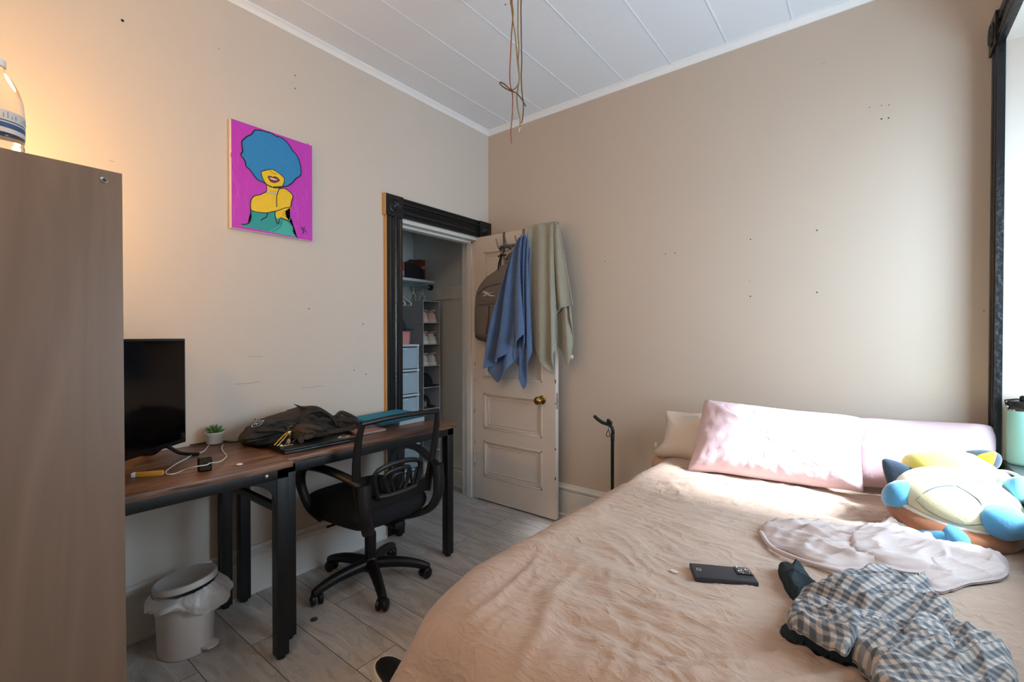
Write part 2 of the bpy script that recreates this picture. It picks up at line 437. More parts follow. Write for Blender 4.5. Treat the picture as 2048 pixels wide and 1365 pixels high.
# casing round the alcove (black): trim_1 upright, trim_2 head, corner block
def fluted(mb, a, b, wdir, out, w=.12, t=.022):
    """moulded casing board from a to b, w wide along wdir, standing out of the wall along out"""
    a, b, wd, out = Vector(a), Vector(b), Vector(wdir), Vector(out)
    pr = [(0, 0), (0, t), (.010, t), (.016, t - .006), (.022, t - .006), (.028, t + .002), (.036, t + .002), (.040, t - .007), (.050, t - .011), (w / 2, t - .004), (w - .050, t - .011), (w - .040, t - .007), (w - .036, t + .002), (w - .028, t + .002), (w - .022, t - .006), (w - .016, t - .006), (w - .010, t), (w, t), (w, 0)]
    mb.prism([a + wd * p + out * q for p, q in pr], b - a)
def rosette(mb, c, u, v, out, s=.128, t=.030):
    c, u, v, out = Vector(c), Vector(u), Vector(v), Vector(out)
    P = [c + u * s / 2 * i + v * s / 2 * j for i, j in ((-1, -1), (1, -1), (1, 1), (-1, 1))]
    mb.prism(P, out * t)
    mb.lathe(c + out * t, [(.046, -.002), (.046, .004), (.040, .007), (.035, .002), (.030, .001), (.024, .006), (.018, .004), (.012, .009), (.004, .012)], 32, axis=out)
mb = MB(); fluted(mb, (XR, OY1 - .012, .02), (XR, OY1 - .012, OZT), (0, 1, 0), (-1, 0, 0)); struct('trim_1', mb, m_black, angle=20)
mb = MB(); rosette(mb, (XR, OY1 + .052, OZT + .062), (0, 1, 0), (0, 0, 1), (-1, 0, 0)); fluted(mb, (XR, OY0, OZT), (XR, OY1 - .01, OZT), (0, 0, 1), (-1, 0, 0)); struct('trim_2', mb, m_black, angle=20)
# closet casing
mb = MB(); fluted(mb, (0, CO0 - .118, .0), (0, CO0 - .118, COT + .01), (0, 1, 0), (1, 0, 0)); 
mb.box((.0, CO0 - .126, 0), (.021, CO0 - .118, COT + .01), mi=1)
struct('trim_3', mb, [m_black, m_rawwood], angle=20)
mb = MB(); fluted(mb, (0, CO0, COT + .012), (0, YF - .128, COT + .012), (0, 0, 1), (1, 0, 0), w=.125)
rosette(mb, (0, CO0 - .062, COT + .074), (0, 1, 0), (0, 0, 1), (1, 0, 0), .132)
rosette(mb, (0, YF - .065, COT + .074), (0, 1, 0), (0, 0, 1), (1, 0, 0), .128)
mb.box((.0, CO0 - .137, COT + .008), (.028, CO0 - .128, COT + .140), mi=1)
struct('trim_4', mb, [m_black, m_rawwood], angle=20)
# white jambs and stops
mb = MB()
mb.box((-.16, CO0, 0), (.0, CO0 + .012, COT)); mb.box((-.16, CO1, 0), (0.004, CO1 + .024, COT)); mb.box((-.16, CO0, COT - .012), (.004, CO1 + .02, COT + .012))
mb.box((-.10, CO0 + .012, 0), (-.06, CO0 + .024, COT - .012)); mb.box((-.10, CO1 - .012, 0), (-.055, CO1, COT - .012)); mb.box((-.10, CO0, COT - .026), (-.055, CO1, COT - .012))
struct('trim_5', mb, m_white)
# crown strips
m_crown = M('crown_paint', '#eef0f2', .5)
def crown(mb, a, b, out):
    a, b, out = Vector(a), Vector(b), Vector(out); z = Vector((0, 0, 1))
    pr = [(0, 0), (0, -.034), (.007, -.034), (.010, -.028), (.018, -.020), (.024, -.012), (.030, -.010), (.030, 0)]
    mb.prism([a + out * p + z * q for p, q in pr], b - a)
mb = MB(); crown(mb, (0, YB, HC), (0, YF, HC), (1, 0, 0)); struct('trim_6', mb, m_crown)
mb = MB(); crown(mb, (0, YF, HC), (XR, YF, HC), (0, -1, 0)); struct('trim_7', mb, m_crown)
# baseboards
def basebd(mb, a, b, out, h=.225, t=.018):
    a, b, out = Vector(a), Vector(b), Vector(out); z = Vector((0, 0, 1))
    pr = [(0, 0), (t + .012, 0), (t + .012, .012), (t, .022), (t, h - .055), (t - .006, h - .05), (t + .004, h - .035), (t + .006, h - .026), (t - .004, h - .016), (t - .008, h), (0, h)]
    mb.prism([a + out * p + z * q for p, q in pr], b - a)
mb = MB(); basebd(mb, (0, YB, 0), (0, CO0 - .127, 0), (1, 0, 0)); struct('baseboard_left', mb, m_white, angle=20)
mb = MB(); basebd(mb, (.03, YF, 0), (XR, YF, 0), (0, -1, 0)); struct('baseboard_far', mb, m_white, angle=20)
# closet shell
m_clos = M('closet_paint', '#d0d1cd', .75, var=.03, vscale=2)
struct('wall_closet', MB().box((-.95, 1.2, 0), (-.885, YF, 2.6)).box((-.95, 1.14, 0), (-.16, 1.2, 2.6)).box((-.95, 1.2, 2.6), (-.16, YF, 2.66)), m_clos)
mb = MB().box((-.885, YF - .012, 0), (-.16, YF, 2.6)); struct('wall_closet_side', mb, m_clos)
mb = MB().box((-.885, YF - .032, 1.555), (-.16, YF - .012, 1.66), .002); struct('trim_8', mb, m_clos)
mb = MB(); basebd(mb, (-.885, YF - .012, 0), (-.17, YF - .012, 0), (0, -1, 0), .19); struct('baseboard_closet', mb, m_white, angle=20)

# ------------------------------------------------------------------ the open door
DY0, DY1 = 2.600, 2.638
DX0, DX1, DZ0, DZ1 = -.018, .712, .012, 1.995
dr = thing('door_1', None, None, ((DX0 + DX1) / 2, 2.62, DZ0)); dr['kind'] = 'structure'
mb = MB()
panels = [(.10, .59, .205, .445), (.10, .59, .567, .800), (.09, .59, .945, 1.865)]
xs = [DX0, .085, .602, DX1]
mb.box((DX0, DY0, DZ0), (.078, DY1, DZ1)); mb.box((.606, DY0, DZ0), (DX1, DY1, DZ1))
zc = [DZ0, .190, .460, .550, .817, .930, 1.880, DZ1]
for i in (0, 2, 4, 6): mb.box((.078, DY0, zc[i]), (.606, DY1, zc[i + 1]))
for i in (1, 3, 5):
    z0, z1 = zc[i], zc[i + 1]; x0, x1 = .078, .606
    mb.box((x0, DY0 + .010, z0), (x1, DY1 - .010, z1))
    for k, (d, y, w) in enumerate(((0, DY0 - .003, .012), (.014, DY0 + .004, .008), (.036, DY0 + .006, .004))):     # stepped moulding
        a0, a1, b0, b1 = x0 + d, x1 - d, z0 + d, z1 - d
        for q in (((a0, b0), (a0 + w, b1)), ((a1 - w, b0), (a1, b1)), ((a0, b0), (a1, b0 + w)), ((a0, b1 - w), (a1, b1))):
            mb.box((q[0][0], y, q[0][1]), (q[1][0], DY0 + .012, q[1][1]), .0015)
for z, l in ((.42, .02), (.34, .015), (.66, .03), (.91, .012), (1.02, .03), (1.33, .02), (1.45, .012), (.25, .03)):   # chips along the edges
    mb.box((DX0 - .0006, DY0 - .0006, z), (DX0 + .004, DY0 + .002, z + l), mi=1)
for z, l in ((.28, .02), (.48, .015), (.93, .025), (.79, .008)): mb.box((DX1 - .004, DY0 - .0006, z), (DX1 + .0006, DY0 + .006, z + l), mi=1)
struct('door_panel', mb, [m_door, m_chip], dr)
mb = MB(); KX, KZ = .605, .81
mb.lathe((KX, DY0, KZ), [(.030, 0), (.030, .003), (.022, .006), (.011, .008), (.010, .030), (.018, .036), (.026, .044), (.0285, .054), (.026, .063), (.018, .069), (.006, .071)], 32, axis=(0, -1, 0))
mb.build('door_knob', m_brass, dr)
mb = MB(); mb.box((DX1, DY0 + .008, KZ - .055), (DX1 + .0015, DY1 - .008, KZ + .055), mi=0); mb.box((DX1 + .001, DY0 + .013, KZ - .010), (DX1 + .007, DY1 - .013, KZ + .014), .002)
mb.build('door_latch', M('painted_latch', '#a39a90', .5, .4, var=.4, vscale=120), dr)
for z in (.28, 1.7):
    mb = MB(); mb.cyl((DX0 - .004, DY0 + .002, z), (DX0 - .004, DY0 + .002, z + .09), .005); mb.build('hinge', m_door, dr)
# ================================================================== DESKS
def leg_sq(c, h, s=.045, mb=None):
    mb = mb or MB(); x, y = c
    mb.box((x - s / 2, y - s / 2, .012), (x + s / 2, y + s / 2, h), .003); mb.cyl((x, y, .012), (x, y, .004), .012); mb.cyl((x, y, .0065), (x, y, 0), .017)
    return mb
def desk(x0, x1, y0, y1, zt, label, braces):
    t = thing('desk', label, 'desk', ((x0 + x1) / 2, (y0 + y1) / 2, 0), 0)
    MB().box((x0, y0, zt - .022), (x1, y1, zt), .0025).build('desktop', m_desk, t)
    s = .045; zf = zt - .022
    mb = MB(); i = .012
    mb.box((x0 + i, y0 + i, zf - .04), (x0 + i + .03, y1 - i, zf), .002); mb.box((x1 - i - .03, y0 + i, zf - .04), (x1 - i, y1 - i, zf), .002)
    mb.box((x0 + i, y0 + i, zf - .04), (x1 - i, y0 + i + .03, zf), .002); mb.box((x0 + i, y1 - i - .03, zf - .04), (x1 - i, y1 - i, zf), .002)
    mb.build('frame', m_metal, t)
    for x in (x0 + i + s / 2, x1 - i - s / 2):
        for y in (y0 + i + s / 2, y1 - i - s / 2):
            leg_sq((x, y), zf - .002).build('leg', m_metal, t)
    if braces:
        mb = MB(); z = .565
        mb.box((x0 + .05, y0 + .03, z), (x0 + .075, y1 - .03, z + .025), .002)
        mb.build('stretcher', m_metal, t)
        mb = MB(); mb.box((x0 + .03, y1 - .05, z + .0), (x1 - .03, y1 - .03, z + .03), .002); mb.build('stretcher', m_metal, t)
        # curved gusset plate with its bolt
        mb = MB(); q = [(x1 - i, y1 - .057, zf - .04)]
        P = [Vector((x1 - .014, y1 - .057 - .10 * (1 - math.sin(a)), zf - .04 - .10 * (1 - math.cos(a)))) for a in [k * PI / 2 / 8 for k in range(9)]]
        P = [Vector((x1 - .014, y1 - .057, zf - .04))] + [Vector((x1 - .014, y1 - .057 - .11 + .11 * math.sin(a), zf - .04 - .11 + .11 * math.cos(a))) for a in [k * PI / 2 / 8 for k in range(9)]]
        mb.prism(P, (-.006, 0, 0)); mb.build('gusset', m_metal, t)
        mb = MB(); mb.lathe((x1 - .012, y1 - .095, zf - .018), [(.007, 0), (.007, .003), (.004, .005)], 14, axis=(1, 0, 0)); mb.build('bolt', m_chrome, t)
    return t
D2Z, D1Z = .762, .75
desk(.012, .612, -.35, .880, D2Z, 'rustic brown desk with black steel frame carrying the television and white cable', True)
desk(.022, .520, .886, 1.862, D1Z, 'long rustic brown desk on black legs carrying the black backpack, beside the closet', False)

# ================================================================== OFFICE CHAIR
ch = thing('office_chair', 'black mesh-back swivel office chair on casters pushed up to the desk', 'chair', (.385, 1.385, 0))
cx, cy = .385, 1.385
mb = MB(); mb.lathe((cx, cy, .068), [(.036, 0), (.040, .01), (.040, .05), (.034, .062), (.031, .066)], 28); mb.build('hub', m_plast, ch)
for k in range(5):
    a = math.radians(-24 + 72 * k); d = Vector((math.cos(a), math.sin(a), 0)); sd = Vector((-d.y, d.x, 0)); c = Vector((cx, cy, 0))
    mb = MB(); pts = [c + d * .03 + Vector((0, 0, .100)), c + d * .10 + Vector((0, 0, .098)), c + d * .18 + Vector((0, 0, .088)), c + d * .25 + Vector((0, 0, .070)), c + d * .285 + Vector((0, 0, .056))]
    pts = catmull(pts, 4); n = len(pts)
    mb.tube(pts, [.030 - .012 * i / n for i in range(n)], 12, up=(0, 0, 1), flat=1.0)
    mb.tube([c + d * .283 + Vector((0, 0, .068)), c + d * .283 + Vector((0, 0, .046))], .014, 14)
    arm = mb.build('base_arm', m_plast, ch)
    w = c + d * .272 + Vector((0, 0, .027)); al = a + .9 + k * 1.3; ax = Vector((math.cos(al), math.sin(al), 0))
    mb = MB()
    for s in (-1, 1):
        mb.lathe(w + ax * s * .008 - (ax * 0), [(.004, -.001), (.024, 0), (.027, .004), (.027, .014), (.022, .018), (.006, .019)], 24, axis=ax * s)
    hood = [w + Vector((0, 0, .0)) + (d * math.cos(t) + Vector((0, 0, 1)) * math.sin(t)) * .028 for t in [i * PI / 8 + .1 for i in range(8)]]
    mb.tube(hood, .010, 10, flat=.6); mb.cyl(w + Vector((0, 0, .01)), w + Vector((0, 0, .045)), .006)
    mb.build('caster', m_plast, ch)
mb = MB(); mb.lathe((cx, cy, .10), [(.028, 0), (.028, .15), (.026, .155), (.020, .156), (.020, .262)], 28); mb.build('gas_lift', m_plast, ch)
mb = MB(); mb.box((cx - .09, cy - .07, .345), (cx + .12, cy + .07, .375), .008); mb.box((cx + .02, cy - .03, .335), (cx + .24, cy + .03, .365), .008)
mb.tube([(cx, cy - .07, .36), (cx, cy - .20, .357), (cx, cy - .235, .357)], .006, 8); mb.build('mechanism', m_plast, ch)
# seat: padded slab with rounded waterfall front
def seat_out(z): return [Vector(p) for p in ((.135, 1.20, z), (.125, 1.385, z), (.135, 1.57, z), (.20, 1.62, z), (.36, 1.625, z), (.52, 1.605, z), (.60, 1.56, z), (.615, 1.385, z), (.60, 1.21, z), (.52, 1.165, z), (.36, 1.145, z), (.20, 1.15, z))]
mb = puff(seat_out(.418), (0, 0, 1), .06, .07, 14, 80, 7, .5, wr=lambda p, r, s: .004 * MN.noise(p * 14)); mb.build('seat', m_fabricb, ch)
# back: tilted frame, local (t across Y, h up) -> world
def bk(t, h, o=0):
    x = .622 + .05 * ((h - .50) / .36) ** 1.5 if h > .5 else .622
    return Vector((x + o - .30 * (abs(t)) ** 2 * 1.0, 1.372 + t, h))
side = [(.185, .47), (.208, .56), (.222, .66), (.226, .76), (.222, .83), (.214, .872)]
for s in (-1, 1):
    mb = MB(); pts = catmull([bk(s * t, h) for t, h in side], 5)
    n = len(pts); mb.tube(pts, [.026 - .012 * (i / n) for i in range(n)], 12, up=(0, 1, 0), flat=.55); mb.build('back_frame', m_plast, ch)
mb = MB(); pts = catmull([bk(t, .868 + .012 * (1 - (t / .22) ** 2)) for t in (-.222, -.15, -.07, 0, .07, .15, .222)], 5)
mb.tube(pts, .012, 12, up=(0, 0, 1), flat=.9); mb.build('top_rail', m_plast, ch)
mb = MB()
def band(z0, z1, w, o, th):
    n = 20
    for i in range(n):
        ta, tb = -w + 2 * w * i / n, -w + 2 * w * (i + 1) / n
        a, b, c, d = bk(ta, z0, o), bk(tb, z0, o), bk(tb, z1, o), bk(ta, z1, o)
        mb.prism([a, b, c, d], (th, 0, 0))
band(.475, .535, .195, .0, .014); mb.build('cross_rail', m_plast, ch)
# lumbar support: concentric loops with fingers behind the mesh
mb = MB()
def loop(pts, r=.010): mb.tube(catmull([bk(t - .024, .522 + (h - .53) * .80, .030) for t, h in pts], 5), r, 10, up=(1, 0, 0), flat=1.15)
loop([(-.105, .53), (-.118, .58), (-.128, .64), (-.118, .685), (-.06, .708), (0, .712), (.06, .708), (.118, .685), (.128, .64), (.118, .58), (.105, .53)], .010)
loop([(-.045, .535), (-.062, .575), (-.078, .63), (-.068, .66), (-.02, .672), (.035, .672), (.058, .662), (.056, .63), (.050, .58), (.035, .54)], .0085)
loop([(-.020, .545), (-.030, .57), (-.038, .615), (-.022, .64), (.012, .642), (.022, .62), (.018, .575), (.008, .55)], .0065)
loop([(.062, .665), (.072, .62), (.080, .565), (.090, .56), (.098, .60), (.108, .65)], .006)
loop([(-.105, .535), (-.05, .528), (0, .527), (.05, .528), (.105, .535)], .013)
mb.build('lumbar_support', m_plast, ch)
mesh_m = bpy.data.materials.new('black_mesh_fabric'); mesh_m.use_nodes = True; nt = mesh_m.node_tree
b = nt.nodes['Principled BSDF']; b.inputs['Base Color'].default_value = (.008, .008, .01, 1); b.inputs['Roughness'].default_value = .8; b.inputs['Alpha'].default_value = .42
mb = MB(); n = 16; m_ = 14; vs = []; fs = []
for i in range(m_ + 1):
    h = .50 + (.868 - .50) * i / m_; w = .19 + .032 * min(1, (h - .47) / .25)
    for j in range(n + 1): vs.append(bk(-w + 2 * w * j / n, h, -.004))
for i in range(m_):
    for j in range(n): a = i * (n + 1) + j; fs.append([a, a + 1, a + n + 2, a + n + 1])
mb.add(vs, fs); mb.build('back_mesh', mesh_m, ch)
# arms: hoop from the back bracket forward, down to the seat side
for s in (-1, 1):
    y = lambda v: cy - .013 + s * v
    hoop = [(.655, y(.212), .598), (.56, y(.236), .625), (.45, y(.262), .645), (.33, y(.272), .640), (.255, y(.272), .610), (.232, y(.268), .555), (.245, y(.258), .490), (.285, y(.245), .425), (.36, y(.232), .392)]
    mb = MB(); pts = catmull(hoop, 5); k = len(pts)
    mb.tube(pts, [.027 - .003 * abs(i / k - .3) * 3 for i in range(k)], 12, up=(0, 1, 0), flat=.62); mb.build('armrest', m_plast, ch)
    mb = MB(); P = [(.664, y(.212), .604), (.668, y(.214), .56), (.672, y(.214), .50), (.668, y(.204), .44), (.64, y(.175), .385), (.56, y(.12), .350), (.48, y(.06), .345)]
    pts = catmull(P, 5); k = len(pts); mb.tube(pts, [.034 - .008 * i / k for i in range(k)], 14, up=(0, 1, 0), flat=.62)
    br = mb.build('bracket', m_plast, ch)
    for z, x in ((.585, .676), (.515, .684)):
        mb = MB().lathe((x, y(.212), z), [(.008, 0), (.008, .006), (.005, .007), (.004, .004)], 14, axis=(1, 0, 0)); mb.build('bolt', m_metal, br)

# ================================================================== CABINET AND BOTTLE ON IT
CBX0, CBX1, CBY0, CBY1, CBZ = .625, .860, -.55, .318, 1.663
t = thing('cabinet', 'tall grey-brown laminate cabinet end panel at the left edge of the view', 'cabinet', ((CBX0 + CBX1) / 2, (CBY0 + CBY1) / 2, 0))
MB().box((CBX1 - .018, CBY0, 0), (CBX1, CBY1, CBZ), .0015).build('side_panel', m_cab, t)
mb = MB().box((CBX0, CBY0, CBZ - .018), (CBX1 - .018, CBY1, CBZ)).box((CBX0, CBY1 - .018, 0), (CBX1 - .018, CBY1, CBZ - .018)).box((CBX0, CBY0, 0), (CBX1 - .018, CBY0 + .018, CBZ - .018)).box((CBX0, CBY0 + .018, .05), (CBX0 + .006, CBY1 - .018, CBZ - .018))
for z in (.05, .42, .80, 1.18): mb.box((CBX0 + .006, CBY0 + .018, z), (CBX1 - .018, CBY1 - .018, z + .018))
mb.build('carcass', m_cab, t)
mb = MB(); p = H(208, 360, 0, CBX1); mb.lathe((CBX1, p.y, p.z), [(.0085, 0), (.0085, .0014), (.007, .002), (.004, .001)], 20, axis=(1, 0, 0)); mb.box((CBX1 + .001, p.y - .004, p.z - .0007), (CBX1 + .0024, p.y + .004, p.z + .0007), mi=1); mb.box((CBX1 + .001, p.y - .0007, p.z - .004), (CBX1 + .0024, p.y + .0007, p.z + .004), mi=1)
mb.build('screw', [M('dull_zinc', '#8a857c', .4, .8), m_metal], t)
m_clear = M('clear_plastic', '#ffffff', .03, trans=1, ior=1.33)
bt = thing('water_bottle', 'clear plastic water bottle with a blue striped label on top of the cabinet', 'bottle', (.735, .112, CBZ))
bx, by = .735, .112
prof = [(.036, 0), (.045, .006), (.0465, .02), (.0445, .028), (.0465, .036), (.0445, .046), (.0465, .054), (.0465, .056), (.0465, .115), (.0465, .120), (.045, .145), (.038, .172), (.026, .198), (.016, .212), (.014, .222), (.014, .236)]
MB().lathe((bx, by, CBZ + .0005), prof, 40).build('bottle_body', m_clear, bt)
lab = MB(); 
for a, b_, mi in ((.060, .071, 0), (.071, .083, 1), (.083, .086, 0), (.086, .089, 1), (.089, .112, 0)): lab.lathe((bx, by, CBZ), [(.0472, a), (.0472, b_)], 40, mi, cap=False)
for k in range(40):
    th = k * 2 * PI / 40
    if k % 5: lab.box((bx + .0474 * math.cos(th) - .0008, by + .0474 * math.sin(th) - .0008, CBZ + .094), (bx + .0474 * math.cos(th) + .0008, by + .0474 * math.sin(th) + .0008, CBZ + .094 + .006 + .004 * (k % 3)), mi=2)
lab.build('bottle_label', [M('bottle_label_white', '#d9d3cf', .5), M('bottle_label_blue', '#3b587e', .45), M('bottle_label_grey', '#8e9cb0', .5)], bt)
MB().lathe((bx, by, CBZ + .224), [(.0165, 0), (.0165, .016), (.015, .018)], 24).build('bottle_cap', M('white_plastic', '#e9e9e9', .4), bt)
# the lamp behind the cabinet that gives the warm glow
def globe(par, spec, name='globe'):
    (x, y, z), r, e, col = spec
    m = bpy.data.materials.new('warm_glowing_glass'); m.use_nodes = True; b = m.node_tree.nodes['Principled BSDF']
    b.inputs['Emission Color'].default_value = (*col, 1); b.inputs['Emission Strength'].default_value = e; b.inputs['Base Color'].default_value = (*col, 1)
    MB().ell((x, y, z), (r, r, r), 32).build(name, m, par)
(lx_, ly_, lz_), lr_ = TABLE_LAMP[0], TABLE_LAMP[1]
lp = thing('table_lamp', 'warm glowing globe lamp on a slim black stand on the desk behind the cabinet', 'lamp', (lx_, ly_, D2Z))
MB().lathe((lx_, ly_, D2Z), [(.08, 0), (.08, .012), (.02, .02), (.012, .05), (.012, lz_ - D2Z - lr_ - .05), (.03, lz_ - D2Z - lr_ - .01), (.03, lz_ - D2Z - lr_ + .006)], 28).build('lamp_stand', m_metal, lp)
globe(lp, TABLE_LAMP)
(lx_, ly_, lz_), lr_ = ADDED_GLOBE[0], ADDED_GLOBE[1]
lp = thing('added_ceiling_globe', 'added warm globe light under the ceiling behind the camera, out of view', 'lamp', (lx_, ly_, lz_ - lr_))  # added light source, unseen, warms the near part of the bed
MB().lathe((lx_, ly_, lz_ + lr_ - .006), [(.05, 0), (.05, .02), (.07, HC - lz_ - lr_ - .004 if HC - lz_ - lr_ > .02 else .03), (.07, HC - lz_ - lr_ + .006)], 28).build('canopy', m_metal, lp)
globe(lp, ADDED_GLOBE)

# ================================================================== PAINTING
def Z6(pts): return [H(420 + x / 4.265, 200 + y / 4.265, 0, .0215) for x, y in pts]
mb = MB(); PY0, PY1, PZ0, PZ1 = .887, 1.284, 1.752, 2.260
mb.box((.002, PY0, PZ0), (.0205, PY1, PZ1), .0015)
def flat(pts, mi, o, smooth=True):
    P = Z6(pts); P = catmull(P, 4, True) if smooth else P
    P = [Vector((.0206 + o, min(max(p.y, PY0 + .001), PY1 - .001), min(max(p.z, PZ0 + .001), PZ1 - .001))) for p in P]
    bm = bmesh.new(); vs = [bm.verts.new(p) for p in P]; f = bm.faces.new(vs); bmesh.ops.triangulate(bm, faces=[f]); 
    bm.verts.index_update(); n = (vs[1].co - vs[0].co)
    fs = [[v.index for v in f.verts] for f in bm.faces]; co = [v.co.copy() for v in bm.verts]; bm.free(); mb.add(co, fs, mi)
def stroke(pts, w=.0022, mi=6, closed=False, o=.0012, sm=True):
    P = Z6(pts); P = catmull(P, 4, closed) if sm else P
    P = [Vector((.0206 + o, p.y, p.z)) for p in P]
    mb.tube(P, w, 8, mi, up=(0, 1, 0), flat=.45, closed=closed)
    
# background brush field
mb.prism([Vector((.0205, PY0 + .004, PZ0 + .002)), Vector((.0205, PY1, PZ0 + .002)), Vector((.0205, PY1, PZ1)), Vector((.0205, PY0 + .004, PZ1))], (.0002, 0, 0), 1)
for i in range(70):
    x = 190 + random.random() * 660; y = 340 + random.random() * 600
    if 230 < x < 800 and not (x < 330 and y > 640) and not (x > 725 and y > 760): continue
    stroke([(x, y), (x + random.uniform(-15, 25), y + 40), (x + random.uniform(-10, 30), y + 90)], .0022, 8, o=.0001)
hair = [(385, 258), (440, 258), (480, 275), (520, 280), (560, 305), (600, 318), (640, 345), (680, 385), (705, 430), (735, 470), (760, 510), (770, 560), (778, 600), (770, 640), (735, 670), (700, 705), (660, 735), (610, 745), (520, 740), (455, 700), (410, 680), (375, 650), (345, 600), (310, 565), (300, 520), (265, 465), (280, 440), (272, 380), (275, 345), (320, 310), (350, 300)]
flat(hair, 2, .0005)
neck = [(485, 715), (590, 740), (585, 790), (575, 830), (480, 820), (483, 780)]
torso = [(485, 785), (455, 800), (385, 815), (355, 850), (345, 895), (348, 942), (400, 957), (480, 964), (550, 950), (600, 935), (690, 930), (690, 880), (708, 820), (690, 790), (650, 760), (610, 752), (585, 775), (570, 800), (530, 805)]
dress = [(348, 942), (400, 957), (480, 964), (550, 950), (600, 960), (690, 1000), (680, 1040), (710, 1090), (712, 1130), (745, 1172), (640, 1155), (500, 1125), (380, 1100), (270, 1078), (268, 1066), (320, 1060), (350, 1010)]
flat(dress, 4, .0006, False); flat([(640, 1020), (700, 1080), (712, 1130), (740, 1168), (640, 1152), (500, 1122), (560, 1090), (610, 1060)], 5, .0008, False)
flat(torso, 3, .0007, False); flat(neck, 3, .0009, False)
flat([(440, 610), (475, 600), (520, 592), (560, 605), (605, 640), (633, 670), (630, 710), (610, 740), (580, 750), (520, 745), (480, 715), (455, 680), (440, 640)], 3, .0010)
flat([(560, 955), (600, 940), (640, 922), (684, 920), (640, 950), (684, 962), (640, 970), (686, 990), (640, 990), (675, 1030), (640, 1022), (600, 1005), (570, 1012), (558, 985)], 3, .0010, False)
hj = [(x + random.uniform(-4, 4), y + random.uniform(-4, 4)) for x, y in hair]
stroke(hj + [hj[0]], .0026)
stroke([(437, 612), (442, 650), (460, 690), (485, 722), (525, 745), (580, 752), (612, 740), (630, 710), (633, 670), (605, 640), (560, 607), (520, 592), (475, 601), (437, 612)], .0018)
stroke([(510, 598), (530, 622), (560, 632), (570, 630)], .0010)
stroke([(485, 722), (484, 780)], .0014); stroke([(484, 782), (430, 808), (380, 820), (352, 850), (345, 900), (350, 940)], .0020)
stroke([(350, 942), (400, 957), (480, 964), (550, 950)], .0018); stroke([(346, 940), (352, 985), (345, 1030), (320, 1058), (270, 1062)], .0024)
stroke([(590, 755), (640, 757), (680, 785), (707, 820), (695, 870), (688, 915)], .0022); stroke([(588, 760), (570, 820), (568, 880), (570, 915)], .0020)
stroke([(555, 950), (556, 1000), (575, 1055), (588, 1045), (590, 1018)], .0020); stroke([(556, 950), (600, 938), (640, 922), (686, 916)], .0018)
for a, b in (((625, 955), (684, 950)), ((615, 970), (684, 980)), ((612, 985), (680, 1010)), ((600, 1000), (668, 1032))): stroke([a, ((a[0] + b[0]) / 2, (a[1] + b[1]) / 2 - 6), b], .0008)
stroke([(600, 1008), (640, 1022), (680, 1040), (710, 1090), (712, 1130), (748, 1178)], .0024)
stroke([(490, 965), (480, 1000), (450, 1015), (435, 1032)], .0020); stroke([(610, 1040), (600, 1085), (560, 1110), (530, 1125)], .0008)
flat([(493, 655), (515, 650), (535, 658), (560, 655), (593, 683), (575, 700), (545, 706), (515, 695)], 7, .0014); flat([(508, 664), (535, 668), (575, 683), (550, 684), (520, 676)], 0, .0018)
stroke([(493, 655), (515, 650), (535, 658), (560, 655), (593, 683), (575, 700), (545, 706), (515, 695), (493, 655)], .0012)
for k in range(6):
    x, y = 487 + 15 * k, 776 + 3.4 * k + 8 * math.sin(k / 5 * PI)
    q = [(x + 9 * math.cos(a * PI / 3), y + 9 * math.sin(a * PI / 3)) for a in range(6)]; flat(q, 0, .0014); stroke(q + [q[0]], .0007)
for q in ([(780, 1085), (805, 1110), (830, 1142)], [(808, 1078), (800, 1100), (790, 1140)], [(775, 1080), (785, 1102), (808, 1100)], [(775, 1108), (800, 1122), (795, 1142)], [(800, 1108), (818, 1120)]): stroke(q, .0011)
pm = lambda n, c: M(n, c, .5, var=.06, vscale=30, bump=.25, bscale=60, bstretch=(1, 1, .3))
o = mb.build('wall_painting', [M('canvas_white', '#e8ddcf', .8), pm('magenta_paint', '#c438bf'), pm('blue_paint', '#2a86c4'), pm('yellow_paint', '#f0c81e'), pm('teal_paint', '#2b9a98'), pm('light_teal_paint', '#3fb3a8'), M('black_paint', '#0a0a0c', .4), M('dark_red_paint', '#7a3038', .5), pm('magenta_paint_light', '#cf4ccb')], None)
tag(o, 'unframed canvas painting of a woman with a blue afro on magenta', 'painting')
